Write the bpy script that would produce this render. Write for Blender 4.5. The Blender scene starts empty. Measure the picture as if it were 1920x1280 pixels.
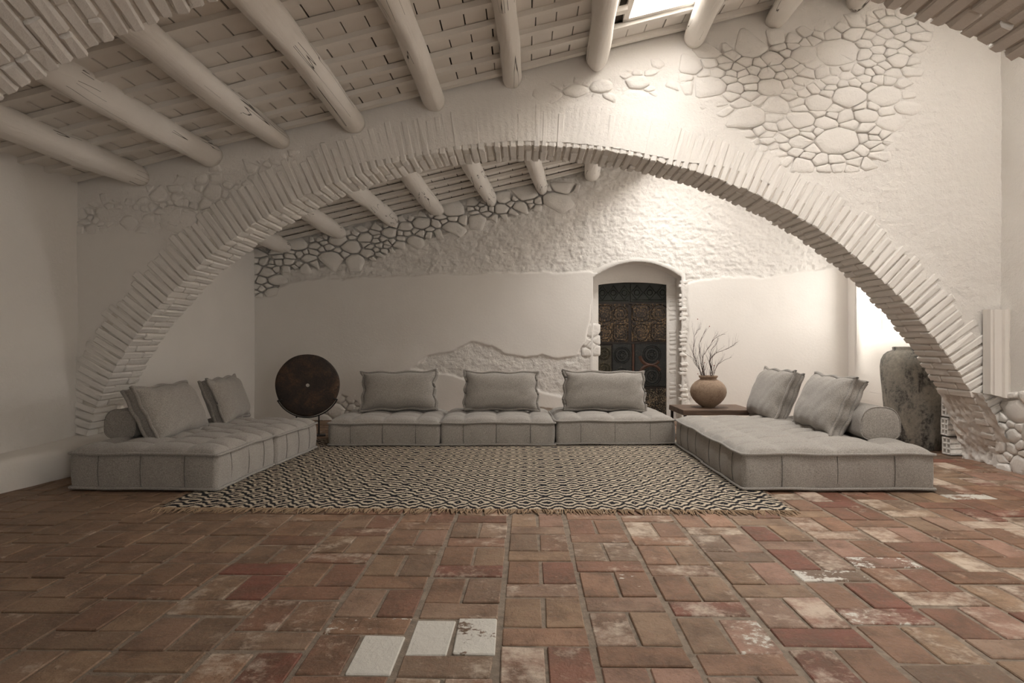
import bpy, bmesh, math, random
import numpy as np
from mathutils import Vector, Matrix

random.seed(7)
RNG = np.random.RandomState(11)
S = bpy.context.scene
COL = S.collection

# ------------------------------------------------------------------ camera, world, light, exposure
FPX, YAW, CAMZ = 1300.0, math.atan(25 / 1300.0), 1.10
cam_d = bpy.data.cameras.new('camera')
cam = bpy.data.objects.new('camera', cam_d)
COL.objects.link(cam)
cam.location = (0, 0, CAMZ)
cam.rotation_euler = (math.pi / 2, 0, YAW)
cam_d.sensor_fit = 'HORIZONTAL'
cam_d.sensor_width = 36.0
cam_d.lens = FPX / 1920.0 * 36.0
cam_d.clip_start = 0.05
S.camera = cam

world = bpy.data.worlds.new('world')
S.world = world
world.use_nodes = True
bg = world.node_tree.nodes['Background']
bg.inputs[0].default_value = (1.0, 0.95, 0.87, 1)
bg.inputs[1].default_value = 2.0

S.view_settings.view_transform = 'Standard'
S.view_settings.look = 'None'
S.view_settings.gamma = 1.0
S.view_settings.use_curve_mapping = False
S.view_settings.exposure = 0.57


def area(name, loc, direction, sx, sy, power, color=(1.0, 0.965, 0.92)):
    d = bpy.data.lights.new(name, 'AREA')
    d.shape = 'RECTANGLE'
    d.size, d.size_y = sx, sy
    d.energy = power
    d.color = color
    o = bpy.data.objects.new(name, d)
    COL.objects.link(o)
    o.location = loc
    z = -Vector(direction).normalized()
    ref = Vector((0, 1, 0)) if abs(z.y) < 0.9 else Vector((0, 0, 1))
    x = ref.cross(z).normalized()
    y = z.cross(x)
    o.rotation_euler = Matrix((x, y, z)).transposed().to_euler()
    return o


# daylight through the roof windows and the side window, plus added fill lamps
area('skylight_daylight', (1.09, 4.53, 4.00), (0.236, 0, -0.97), 0.66, 2.2, 56)
area('added_right_fill', (3.25, 3.95, 4.53), (0.236, 0, -0.97), 0.66, 1.25, 88)  # added out-of-view lamp brightening the right of the arched wall
area('far_skylight_daylight', (2.02, 8.05, 4.06), (0.22, -0.075, -0.97), 0.76, 1.30, 114)
area('added_near_fill', (1.90, 0.9, 4.20), (0.236, 0.0, -0.97), 0.85, 1.35, 80)  # added out-of-view lamp lighting the bay around the camera
area('side_window_daylight', (5.0, 8.90, 1.83), (-1, 0, 0), 1.15, 1.1, 22)
area('added_rear_fill', (2.6, -2.75, 1.3), (0.0, 1, 0), 1.4, 2.1, 32)  # added fill lamp behind the viewer

# ------------------------------------------------------------------ helpers
CP, SP = math.cos(YAW), math.sin(YAW)


def ray(u, v):
    a, b = (u - 960) / FPX, (640 - v) / FPX
    return (-SP + a * CP, CP + a * SP, b)


def P(u, v, Y):
    d = ray(u, v)
    t = Y / d[1]
    return Vector((d[0] * t, Y, CAMZ + d[2] * t))


def FL(u, v, z=0.0):
    d = ray(u, v)
    t = (z - CAMZ) / d[2]
    return Vector((d[0] * t, d[1] * t, z))


def proj(p):
    x, y = p[0], p[1]
    dep = -x * SP + y * CP
    lat = x * CP + y * SP
    if dep < 0.05:
        return None
    return (960 + FPX * lat / dep, 640 - FPX * (p[2] - CAMZ) / dep, dep)


def vnoise(x, y, seed=0):
    x = np.asarray(x, float)
    y = np.asarray(y, float)
    xi, yi = np.floor(x).astype(np.int64), np.floor(y).astype(np.int64)
    xf, yf = x - xi, y - yi
    xf = xf * xf * (3 - 2 * xf)
    yf = yf * yf * (3 - 2 * yf)

    def h(a, b):
        n = (a * 374761393 + b * 668265263 + seed * 974634777) & 0x7fffffff
        n = ((n ^ (n >> 13)) * 1274126177) & 0x7fffffff
        n = (n ^ (n >> 16)) & 0xffff
        return n / 65535.0
    a = h(xi, yi) * (1 - xf) + h(xi + 1, yi) * xf
    b = h(xi, yi + 1) * (1 - xf) + h(xi + 1, yi + 1) * xf
    return a * (1 - yf) + b * yf


def fbm(x, y, octv=4, seed=0):
    s, a, t = 0.0, 0.5, 0.0
    for k in range(octv):
        s = s + a * vnoise(np.asarray(x) * 2 ** k, np.asarray(y) * 2 ** k, seed + k * 17)
        t += a
        a *= 0.5
    return s / t


def sstep(e0, e1, x):
    t = np.clip((x - e0) / (e1 - e0), 0, 1)
    return t * t * (3 - 2 * t)


def sdf_poly(px, pz, poly):
    """signed distance, negative inside"""
    px, pz = np.asarray(px, float), np.asarray(pz, float)
    d = np.full(px.shape, 1e9)
    inside = np.zeros(px.shape, bool)
    n = len(poly)
    for i in range(n):
        ax, az = poly[i]
        bx, bz = poly[(i + 1) % n]
        ex, ez = bx - ax, bz - az
        t = np.clip(((px - ax) * ex + (pz - az) * ez) / (ex * ex + ez * ez + 1e-12), 0, 1)
        d = np.minimum(d, np.hypot(px - ax - t * ex, pz - az - t * ez))
        c = (az > pz) != (bz > pz)
        with np.errstate(divide='ignore', invalid='ignore'):
            xi = ax + (pz - az) * ex / (ez if abs(ez) > 1e-12 else 1e-12)
        inside ^= c & (px < xi)
    return np.where(inside, -d, d)


def mesh_from(name, verts, faces, smooth=False):
    me = bpy.data.meshes.new(name)
    me.from_pydata([tuple(v) for v in verts], [], [tuple(f) for f in faces])
    if smooth:
        me.polygons.foreach_set('use_smooth', [True] * len(me.polygons))
    me.update()
    return me


def link(name, me, mat=None, parent=None, kind=None):
    if mat is not None and len(me.materials) == 0:
        me.materials.append(mat)
    o = bpy.data.objects.new(name, me)
    COL.objects.link(o)
    if parent is not None:
        o.parent = parent
    if kind:
        o['kind'] = kind
    return o


def thing(name, label, cat, loc=(0, 0, 0), rotz=0.0, group=None):
    o = bpy.data.objects.new(name, None)
    COL.objects.link(o)
    o.empty_display_size = 0.1
    o.location = loc
    o.rotation_euler = (0, 0, rotz)
    o['label'] = label
    o['category'] = cat
    if group:
        o['group'] = group
    return o


def tag(o, label, cat, group=None):
    o['label'] = label
    o['category'] = cat
    if group:
        o['group'] = group
    return o


class MB:
    def __init__(self):
        self.v, self.f = [], []

    def add(self, verts, faces):
        b = len(self.v)
        self.v += [tuple(p) for p in verts]
        self.f += [tuple(b + i for i in f) for f in faces]
        return self

    def box(self, x0, x1, y0, y1, z0, z1):
        return self.add([(x0, y0, z0), (x1, y0, z0), (x1, y1, z0), (x0, y1, z0), (x0, y0, z1), (x1, y0, z1), (x1, y1, z1), (x0, y1, z1)],
                        [(0, 3, 2, 1), (4, 5, 6, 7), (0, 1, 5, 4), (1, 2, 6, 5), (2, 3, 7, 6), (3, 0, 4, 7)])

    def tube(self, pts, radii, n=8, closed=False, cap=True):
        pts = [Vector(p) for p in pts]
        m = len(pts)
        if not hasattr(radii, '__len__'):
            radii = [radii] * m
        rings = []
        up = Vector((0, 0, 1))
        for i in range(m):
            if closed:
                t = pts[(i + 1) % m] - pts[(i - 1) % m]
            else:
                t = pts[min(i + 1, m - 1)] - pts[max(i - 1, 0)]
            t.normalize()
            a = up if abs(t.dot(up)) < 0.95 else Vector((1, 0, 0))
            s = t.cross(a).normalized()
            w = s.cross(t).normalized()
            rings.append([pts[i] + (s * math.cos(q) + w * math.sin(q)) * radii[i] for q in [2 * math.pi * k / n for k in range(n)]])
        vs = [p for r in rings for p in r]
        fs = []
        for i in range(m if closed else m - 1):
            j = (i + 1) % m
            for k in range(n):
                fs.append((i * n + k, i * n + (k + 1) % n, j * n + (k + 1) % n, j * n + k))
        if cap and not closed:
            fs.append(tuple(range(n))[::-1])
            fs.append(tuple((m - 1) * n + k for k in range(n)))
        return self.add(vs, fs)

    def lathe(self, prof, n=48, jitter=None):
        vs, fs = [], []
        m = len(prof)
        for i, (r, z) in enumerate(prof):
            for k in range(n):
                q = 2 * math.pi * k / n
                rr = r if jitter is None else r * (1 + jitter(q, z))
                vs.append((rr * math.cos(q), rr * math.sin(q), z))
        for i in range(m - 1):
            for k in range(n):
                fs.append((i * n + k, i * n + (k + 1) % n, (i + 1) * n + (k + 1) % n, (i + 1) * n + k))
        return self.add(vs, fs)

    def mesh(self, name, smooth=False):
        return mesh_from(name, self.v, self.f, smooth)


def chamfer_box(sx, sy, sz, b, jit=0.0, rnd=random):
    """rounded brick: corners cut, 24 verts. origin at the centre"""
    bm = bmesh.new()
    bmesh.ops.create_cube(bm, size=1.0)
    for v in bm.verts:
        v.co = Vector((v.co.x * sx, v.co.y * sy, v.co.z * sz))
    bmesh.ops.bevel(bm, geom=list(bm.edges), offset=b, segments=1, affect='EDGES', profile=0.5)
    for v in bm.verts:
        v.co += Vector((rnd.uniform(-jit, jit), rnd.uniform(-jit, jit), rnd.uniform(-jit, jit)))
    vs = [tuple(v.co) for v in bm.verts]
    bm.verts.index_update()
    fs = [tuple(v.index for v in f.verts) for f in bm.faces]
    bm.free()
    return vs, fs


# ------------------------------------------------------------------ materials
def newmat(name):
    m = bpy.data.materials.new(name)
    m.use_nodes = True
    nt = m.node_tree
    return m, nt, nt.nodes['Principled BSDF']


def N(nt, typ, **kw):
    n = nt.nodes.new(typ)
    for k, v in kw.items():
        setattr(n, k, v)
    return n


def noise(nt, vec, scale, detail=4, rough=0.55, dist=0.0):
    n = N(nt, 'ShaderNodeTexNoise')
    n.inputs['Scale'].default_value = scale
    n.inputs['Detail'].default_value = detail
    n.inputs['Roughness'].default_value = rough
    n.inputs['Distortion'].default_value = dist
    nt.links.new(vec, n.inputs['Vector'])
    return n.outputs['Fac']


def math_n(nt, op, a, b=None, c=None, clamp=False):
    n = N(nt, 'ShaderNodeMath', operation=op, use_clamp=clamp)
    for i, x in enumerate((a, b, c)):
        if x is None:
            continue
        if isinstance(x, (int, float)):
            n.inputs[i].default_value = x
        else:
            nt.links.new(x, n.inputs[i])
    return n.outputs[0]


def ramp(nt, fac, stops):
    n = N(nt, 'ShaderNodeValToRGB')
    el = n.color_ramp.elements
    while len(el) < len(stops):
        el.new(0.5)
    for e, (p, c) in zip(el, stops):
        e.position = p
        e.color = (*c, 1) if len(c) == 3 else c
    nt.links.new(fac, n.inputs[0])
    return n.outputs[0]


def mix(nt, fac, a, b, mode='MIX'):
    n = N(nt, 'ShaderNodeMix', data_type='RGBA', blend_type=mode)
    for sock, x in ((n.inputs[0], fac), (n.inputs[6], a), (n.inputs[7], b)):
        if isinstance(x, (int, float)):
            sock.default_value = x
        elif isinstance(x, tuple):
            sock.default_value = (*x, 1) if len(x) == 3 else x
        else:
            nt.links.new(x, sock)
    return n.outputs[2]


def bump(nt, bsdf, height, strength=0.5, dist=0.01, prev=None):
    b = N(nt, 'ShaderNodeBump')
    if isinstance(strength, (int, float)):
        b.inputs['Strength'].default_value = strength
    else:
        nt.links.new(strength, b.inputs['Strength'])
    b.inputs['Distance'].default_value = dist
    nt.links.new(height, b.inputs['Height'])
    if prev is not None:
        nt.links.new(prev, b.inputs['Normal'])
    nt.links.new(b.outputs[0], bsdf.inputs['Normal'])
    return b.outputs[0]


def objcoord(nt):
    return N(nt, 'ShaderNodeTexCoord').outputs['Object']


WASH = (0.83, 0.795, 0.75)


def m_wash(name, smooth_b=0.25, rough_b=0.9, use_attr=True, base=WASH, scale=1.0):
    m, nt, b = newmat(name)
    geo = N(nt, 'ShaderNodeNewGeometry').outputs['Position']
    n1 = noise(nt, geo, 1.3 * scale, 5)
    n2 = noise(nt, geo, 9 * scale, 6, 0.6)
    col = ramp(nt, n1, [(0.3, tuple(c * 0.95 for c in base)), (0.7, base)])
    col = mix(nt, math_n(nt, 'MULTIPLY', n2, 0.25), col, tuple(c * 0.9 for c in base))
    nt.links.new(col, b.inputs['Base Color'])
    b.inputs['Roughness'].default_value = 0.85
    b.inputs['Specular IOR Level'].default_value = 0.25
    h1 = noise(nt, geo, 30 * scale, 6, 0.6)
    h2 = noise(nt, geo, 55 * scale, 5, 0.65, 0.6)
    if use_attr:
        at = N(nt, 'ShaderNodeAttribute', attribute_name='rough').outputs['Fac']
        st = math_n(nt, 'MULTIPLY_ADD', at, rough_b - smooth_b, smooth_b, clamp=True)
    else:
        st = rough_b
    hh = math_n(nt, 'ADD', math_n(nt, 'MULTIPLY', h1, 0.6), math_n(nt, 'MULTIPLY', h2, 0.5))
    bump(nt, b, hh, st, 0.022)
    return m


M_WALL = m_wash('whitewashed_plaster', 0.13, 0.85)
M_BRICK = m_wash('whitewashed_brick', rough_b=0.4, use_attr=False)
M_STONE = m_wash('whitewashed_stone', rough_b=0.45, use_attr=False)
M_MORTAR = m_wash('whitewashed_mortar', rough_b=0.7, use_attr=False, base=(0.72, 0.67, 0.61))
M_TILEC = m_wash('whitewashed_ceiling_tile', rough_b=0.12, use_attr=False, base=(0.80, 0.752, 0.695))
M_BATTEN = m_wash('painted_batten', rough_b=0.15, use_attr=False, base=(0.81, 0.768, 0.715))
M_GAP, _nt, _b = newmat('roof_deck_board')
_b.inputs['Base Color'].default_value = (0.09, 0.075, 0.06, 1)
_b.inputs['Roughness'].default_value = 0.95


def m_beam():
    m, nt, b = newmat('painted_log_beam')
    co = objcoord(nt)
    mp = N(nt, 'ShaderNodeMapping')
    mp.inputs['Scale'].default_value = (14, 1.2, 14)
    nt.links.new(co, mp.inputs[0])
    g = noise(nt, mp.outputs[0], 1.6, 5, 0.6, 0.4)
    n1 = noise(nt, co, 2.5, 4)
    col = ramp(nt, n1, [(0.3, (0.78, 0.735, 0.68)), (0.7, (0.84, 0.80, 0.75))])
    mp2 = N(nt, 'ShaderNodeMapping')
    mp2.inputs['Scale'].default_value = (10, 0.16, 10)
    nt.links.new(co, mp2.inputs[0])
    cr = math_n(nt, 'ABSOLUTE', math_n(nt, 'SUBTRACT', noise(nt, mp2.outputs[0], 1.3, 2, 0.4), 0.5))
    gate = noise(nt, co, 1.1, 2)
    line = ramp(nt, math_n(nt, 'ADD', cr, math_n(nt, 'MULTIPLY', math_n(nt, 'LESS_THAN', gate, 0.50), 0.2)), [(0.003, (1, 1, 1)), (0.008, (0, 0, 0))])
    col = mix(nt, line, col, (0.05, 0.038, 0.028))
    nt.links.new(col, b.inputs['Base Color'])
    b.inputs['Roughness'].default_value = 0.65
    bump(nt, b, math_n(nt, 'SUBTRACT', g, line), 0.5, 0.012)
    return m


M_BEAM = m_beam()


def m_floor_tile():
    m, nt, b = newmat('worn_terracotta_tile')
    geo = N(nt, 'ShaderNodeNewGeometry').outputs['Position']
    at = N(nt, 'ShaderNodeAttribute', attribute_name='tint')
    par = N(nt, 'ShaderNodeAttribute', attribute_name='wear')   # r: white glaze and painted glint, g: pale scuffs, b: seed
    sep = N(nt, 'ShaderNodeSeparateColor')
    nt.links.new(par.outputs['Color'], sep.inputs[0])
    # shift the pattern per tile
    off = N(nt, 'ShaderNodeVectorMath', operation='MULTIPLY_ADD')
    nt.links.new(par.outputs['Color'], off.inputs[0])
    off.inputs[1].default_value = (0, 0, 37)
    nt.links.new(geo, off.inputs[2])
    co = off.outputs[0]
    mp = N(nt, 'ShaderNodeMapping')
    mp.inputs['Scale'].default_value = (2.5, 1.0, 1.0)
    nt.links.new(co, mp.inputs[0])
    n1 = noise(nt, co, 5, 6, 0.65)
    n2 = noise(nt, co, 38, 5, 0.7)
    n3 = noise(nt, mp.outputs[0], 11, 7, 0.7, 0.8)
    dark = mix(nt, 0.75, at.outputs['Color'], (0.11, 0.062, 0.036))
    redder = mix(nt, 0.32, at.outputs['Color'], (0.25, 0.095, 0.058))
    paler = mix(nt, 0.55, at.outputs['Color'], (0.50, 0.36, 0.25))
    c = mix(nt, ramp(nt, n1, [(0.38, (0, 0, 0)), (0.58, (0.92, 0.92, 0.92))]), dark, at.outputs['Color'])
    c = mix(nt, ramp(nt, n3, [(0.52, (0, 0, 0)), (0.68, (0.7, 0.7, 0.7))]), c, redder)
    c = mix(nt, ramp(nt, n2, [(0.52, (0, 0, 0)), (0.78, (0.5, 0.5, 0.5))]), c, paler)
    pits = ramp(nt, noise(nt, co, 120, 3, 0.7), [(0.30, (1, 1, 1)), (0.40, (0, 0, 0))])
    c = mix(nt, math_n(nt, 'MULTIPLY', pits, 0.6), c, (0.07, 0.045, 0.03))
    # pale lime scuffs
    n4 = noise(nt, co, 7.5, 3, 0.6)
    sc = math_n(nt, 'ADD', math_n(nt, 'MULTIPLY', n4, 0.6), math_n(nt, 'MULTIPLY', n2, 0.4))
    sc = math_n(nt, 'ADD', sc, math_n(nt, 'MULTIPLY', sep.outputs[1], 0.26))
    scm = ramp(nt, sc, [(0.62, (0, 0, 0)), (0.80, (0.8, 0.8, 0.8))])
    c = mix(nt, scm, c, (0.60, 0.50, 0.40))
    gl = math_n(nt, 'ADD', math_n(nt, 'MULTIPLY', n4, 0.55), math_n(nt, 'MULTIPLY', n2, 0.45))
    gl = math_n(nt, 'ADD', gl, math_n(nt, 'MULTIPLY', sep.outputs[0], 0.45))
    glm = ramp(nt, gl, [(0.72, (0, 0, 0)), (0.75, (1, 1, 1))])
    c = mix(nt, glm, c, (0.60, 0.57, 0.51))
    nt.links.new(c, b.inputs['Base Color'])
    r = ramp(nt, n2, [(0.3, (0.42, 0.42, 0.42)), (0.7, (0.7, 0.7, 0.7))])
    nt.links.new(r, b.inputs['Roughness'])
    b.inputs['Specular IOR Level'].default_value = 0.35
    hh = math_n(nt, 'ADD', math_n(nt, 'MULTIPLY', n1, 0.7), math_n(nt, 'MULTIPLY', n2, 0.5))
    hh = math_n(nt, 'ADD', hh, math_n(nt, 'MULTIPLY', n3, 0.6))
    bump(nt, b, hh, 0.7, 0.014)
    return m


M_FLOOR = m_floor_tile()


def m_simple(name, base, rough=0.7, var=0.25, scale=8, bstr=0.3, bscale=60, bd=0.005, metallic=0.0, dark=None):
    m, nt, b = newmat(name)
    co = objcoord(nt)
    n1 = noise(nt, co, scale, 6, 0.6)
    dk = dark or tuple(c * (1 - var) for c in base)
    nt.links.new(ramp(nt, n1, [(0.3, dk), (0.7, base)]), b.inputs['Base Color'])
    b.inputs['Roughness'].default_value = rough
    b.inputs['Metallic'].default_value = metallic
    bump(nt, b, noise(nt, co, bscale, 5, 0.65), bstr, bd)
    return m


M_GROUT = m_simple('sandy_floor_mortar', (0.34, 0.27, 0.205), 0.95, 0.5, 20, 0.8, 130, 0.008)


def m_fabric(name, base):
    m, nt, b = newmat(name)
    co = objcoord(nt)
    n1 = noise(nt, co, 3, 4)
    n2 = noise(nt, co, 130, 3, 0.75)
    w = N(nt, 'ShaderNodeTexWave', wave_type='BANDS', bands_direction='DIAGONAL')
    w.inputs['Scale'].default_value = 75
    w.inputs['Distortion'].default_value = 5
    w.inputs['Detail'].default_value = 2
    nt.links.new(co, w.inputs['Vector'])
    c = ramp(nt, n2, [(0.34, tuple(x * 0.60 for x in base)), (0.66, tuple(min(1, x * 1.26) for x in base))])
    c = mix(nt, math_n(nt, 'MULTIPLY', n1, 0.3), c, tuple(x * 0.8 for x in base))
    nt.links.new(c, b.inputs['Base Color'])
    b.inputs['Roughness'].default_value = 0.95
    b.inputs['Specular IOR Level'].default_value = 0.1
    b.inputs['Sheen Weight'].default_value = 0.25
    b.inputs['Sheen Roughness'].default_value = 0.6
    hh = math_n(nt, 'ADD', math_n(nt, 'MULTIPLY', w.outputs['Fac'], 0.5), n2)
    bump(nt, b, hh, 0.35, 0.003)
    return m


FAB = (0.35, 0.322, 0.29)
M_FAB = m_fabric('grey_wool_fabric', FAB)
M_PIPE = m_fabric('grey_wool_piping', tuple(c * 0.9 for c in FAB))
M_SEAM = m_fabric('dark_seam_thread', tuple(c * 0.35 for c in FAB))


def m_rug():
    m, nt, b = newmat('black_cream_zigzag_weave')
    co = objcoord(nt)
    sp = N(nt, 'ShaderNodeSeparateXYZ')
    nt.links.new(co, sp.inputs[0])
    TH = 0.0085
    wob = noise(nt, co, 1.1, 2)
    wob2 = noise(nt, co, 7.0, 2)
    x0 = math_n(nt, 'ADD', sp.outputs[0], math_n(nt, 'MULTIPLY', wob, 0.10))
    y0 = math_n(nt, 'ADD', sp.outputs[1], math_n(nt, 'MULTIPLY', wob2, 0.035))
    x = math_n(nt, 'MULTIPLY', math_n(nt, 'FLOOR', math_n(nt, 'DIVIDE', x0, TH)), TH)
    y = math_n(nt, 'MULTIPLY', math_n(nt, 'FLOOR', math_n(nt, 'DIVIDE', y0, 0.012)), 0.012)
    big = math_n(nt, 'PINGPONG', x, 0.075)
    small = math_n(nt, 'PINGPONG', x, 0.026)
    band = math_n(nt, 'PINGPONG', y, 0.19)
    ph = math_n(nt, 'ADD', band, math_n(nt, 'ADD', math_n(nt, 'MULTIPLY', big, 1.15), math_n(nt, 'MULTIPLY', small, 0.75)))
    fr = math_n(nt, 'FRACT', math_n(nt, 'DIVIDE', ph, 0.080))
    n2 = noise(nt, co, 95, 2, 0.6)
    fr = math_n(nt, 'ADD', fr, math_n(nt, 'MULTIPLY', math_n(nt, 'SUBTRACT', n2, 0.5), 0.22))
    k = ramp(nt, fr, [(0.52, (0, 0, 0)), (0.56, (1, 1, 1))])
    thr = noise(nt, co, 320, 2, 0.7)
    cream = ramp(nt, thr, [(0.3, (0.36, 0.29, 0.21)), (0.7, (0.66, 0.57, 0.45))])
    black = ramp(nt, thr, [(0.3, (0.008, 0.008, 0.011)), (0.7, (0.03, 0.029, 0.032))])
    nt.links.new(mix(nt, k, black, cream), b.inputs['Base Color'])
    b.inputs['Roughness'].default_value = 0.95
    b.inputs['Specular IOR Level'].default_value = 0.08
    bump(nt, b, math_n(nt, 'ADD', thr, math_n(nt, 'MULTIPLY', k, 0.5)), 0.5, 0.004)
    return m


M_RUG = m_rug()
M_FRINGE = m_simple('tan_rug_fringe', (0.36, 0.245, 0.15), 0.95, 0.4, 60)


def m_patina(name, stops, scale=6, scale2=40, rough=0.75, bstr=0.4, metallic=0.0, stretch=(1, 1, 1)):
    m, nt, b = newmat(name)
    co = objcoord(nt)
    mp = N(nt, 'ShaderNodeMapping')
    mp.inputs['Scale'].default_value = stretch
    nt.links.new(co, mp.inputs[0])
    n1 = noise(nt, mp.outputs[0], scale, 8, 0.68, 0.5)
    n2 = noise(nt, co, scale2, 6, 0.7)
    f = math_n(nt, 'ADD', math_n(nt, 'MULTIPLY', n1, 0.62), math_n(nt, 'MULTIPLY', n2, 0.38))
    nt.links.new(ramp(nt, f, stops), b.inputs['Base Color'])
    b.inputs['Roughness'].default_value = rough
    b.inputs['Metallic'].default_value = metallic
    bump(nt, b, math_n(nt, 'ADD', n2, n1), bstr, 0.008)
    return m


M_DISC = m_patina('rusted_brown_disc', [(0.38, (0.012, 0.009, 0.007)), (0.5, (0.035, 0.022, 0.015)), (0.6, (0.085, 0.042, 0.022)), (0.7, (0.16, 0.11, 0.07))], 5, 60, 0.7, 0.5)
M_IRON = m_simple('black_iron', (0.018, 0.016, 0.015), 0.5, 0.3, 30, 0.2, 120)
M_JAR = m_patina('mottled_grey_jar', [(0.36, (0.014, 0.014, 0.015)), (0.43, (0.09, 0.084, 0.075)), (0.50, (0.24, 0.225, 0.195)), (0.60, (0.34, 0.305, 0.25)), (0.70, (0.48, 0.45, 0.40))], 5.5, 34, 0.8, 0.5, stretch=(1, 1, 0.5))
M_VASE = m_patina('tan_terracotta_vase', [(0.34, (0.15, 0.09, 0.055)), (0.48, (0.30, 0.212, 0.148)), (0.66, (0.41, 0.305, 0.22))], 3.5, 50, 0.9, 0.3)
M_TWIG = m_simple('dry_brown_twig', (0.085, 0.05, 0.04), 0.9, 0.4, 40)
M_BERRY = m_simple('dried_red_berry', (0.25, 0.04, 0.025), 0.7, 0.3, 30)


def m_wood():
    m, nt, b = newmat('dark_weathered_wood')
    co = objcoord(nt)
    mp = N(nt, 'ShaderNodeMapping')
    mp.inputs['Scale'].default_value = (1.5, 16, 16)
    nt.links.new(co, mp.inputs[0])
    g = noise(nt, mp.outputs[0], 2.2, 6, 0.65, 0.6)
    nt.links.new(ramp(nt, g, [(0.3, (0.045, 0.027, 0.017)), (0.55, (0.13, 0.078, 0.05)), (0.75, (0.22, 0.145, 0.095))]), b.inputs['Base Color'])
    b.inputs['Roughness'].default_value = 0.6
    bump(nt, b, g, 0.4, 0.006)
    return m


M_WOOD = m_wood()


def m_tin(name, base, speck, amt):
    m, nt, b = newmat(name)
    co = objcoord(nt)
    n1 = noise(nt, co, 7, 6, 0.65)
    n2 = noise(nt, co, 48, 5, 0.75)
    c = ramp(nt, n1, [(0.3, tuple(x * 0.4 for x in base)), (0.7, base)])
    s = ramp(nt, math_n(nt, 'ADD', math_n(nt, 'MULTIPLY', n1, 0.3), n2), [(0.74 - amt, (0, 0, 0)), (0.80 - amt, (1, 1, 1))])
    nt.links.new(mix(nt, s, c, speck), b.inputs['Base Color'])
    b.inputs['Roughness'].default_value = 0.55
    b.inputs['Metallic'].default_value = 0.1
    bump(nt, b, n2, 0.4, 0.004)
    return m


T_GREEN = m_tin('dark_green_tin', (0.010, 0.013, 0.009), (0.035, 0.045, 0.024), 0.02)
T_GOLD = m_tin('flaked_gold_tin', (0.016, 0.010, 0.007), (0.20, 0.125, 0.06), 0.07)
T_TEAL = m_tin('blue_black_tin', (0.016, 0.018, 0.017), (0.075, 0.06, 0.045), 0.02)
T_OCHRE = m_tin('ochre_green_tin', (0.05, 0.042, 0.024), (0.12, 0.095, 0.055), 0.05)
T_RUST = m_tin('rust_red_tin', (0.085, 0.034, 0.018), (0.13, 0.06, 0.03), 0.0)
T_SPECK = m_tin('speckled_black_tin', (0.014, 0.012, 0.010), (0.24, 0.18, 0.115), 0.08)
T_FRAME = m_tin('dark_brown_tin', (0.02, 0.012, 0.008), (0.05, 0.03, 0.02), 0.0)

M_GLASS, _nt, _b = newmat('clear_window_glass')
_out = _nt.nodes['Material Output']
_tr = N(_nt, 'ShaderNodeBsdfTransparent')
_gl = N(_nt, 'ShaderNodeBsdfGlossy')
_gl.inputs['Roughness'].default_value = 0.03
_mx = N(_nt, 'ShaderNodeMixShader')
_mx.inputs[0].default_value = 0.06
_nt.links.new(_tr.outputs[0], _mx.inputs[1])
_nt.links.new(_gl.outputs[0], _mx.inputs[2])
_nt.links.new(_mx.outputs[0], _out.inputs['Surface'])
_nt.nodes.remove(_b)

# ------------------------------------------------------------------ dimensions of the hall
Y2, T2 = 6.10, 0.49          # arched wall across the middle
Y1, T1 = 2.56, 0.49          # arched wall over the near edge of the picture
YB = 9.64                    # back wall
YR = -2.6                    # wall behind the viewer
XL, XR = -3.99, 4.13         # side walls of the near bays
XLB, XRB = -3.794, 4.445     # side walls of the far bay

# intrados of the middle arch, fitted through measured points
_apx = [(163, 820), (175, 783), (191, 739), (215, 702), (232, 662), (259, 628), (289, 585), (336, 534), (396, 484), (444, 446), (485, 418), (538, 387),
        (586, 363), (621, 345), (655, 329), (700, 314), (764, 300), (808, 290), (870, 281), (932, 276), (993, 276), (1070, 279), (1144, 286), (1210, 297), (1278, 315),
        (1346, 335), (1414, 360), (1498, 405), (1538, 435), (1589, 472), (1633, 512), (1683, 558), (1730, 603), (1764, 652), (1804, 709), (1844, 779), (1874, 850)]
_a3 = [P(u, v, Y2) for u, v in _apx]
AC = (0.05, 0.07)
_th = np.array([math.atan2(p.z - AC[1], p.x - AC[0]) for p in _a3])
_rr = np.array([math.hypot(p.z - AC[1], p.x - AC[0]) for p in _a3])
_cf = np.polyfit(_th, _rr, 7)


def arch_r(th):
    return np.polyval(_cf, np.clip(th, 0.0, math.pi - 0.04))


def arch_tab():
    th = np.linspace(math.pi - 0.045, 0.01, 2000)
    r = arch_r(th)
    x, z = AC[0] + r * np.cos(th), AC[1] + r * np.sin(th)
    s = np.concatenate([[0], np.cumsum(np.hypot(np.diff(x), np.diff(z)))])
    return s, x, z


A_S, A_X, A_Z = arch_tab()
A_LEN = A_S[-1]


def arch_pt(s):
    x, z = np.interp(s, A_S, A_X), np.interp(s, A_S, A_Z)
    e = 0.05
    x0, z0 = np.interp(max(s - e, 0), A_S, A_X), np.interp(max(s - e, 0), A_S, A_Z)
    x1, z1 = np.interp(min(s + e, A_LEN), A_S, A_X), np.interp(min(s + e, A_LEN), A_S, A_Z)
    t = Vector((x1 - x0, 0, z1 - z0)).normalized()
    n = Vector((-t.z, 0, t.x))       # outwards from the opening (up at the crown)
    return float(x), float(z), t, n


# roof planes
def roof1(x, y=0):       # underside of the tiles in the near bays
    return 3.515 + 0.243 * x


def roof2(x, y):         # far bay, falling a little towards the back wall
    return 3.30 + 0.228 * x - 0.077 * (y - YB)


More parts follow.
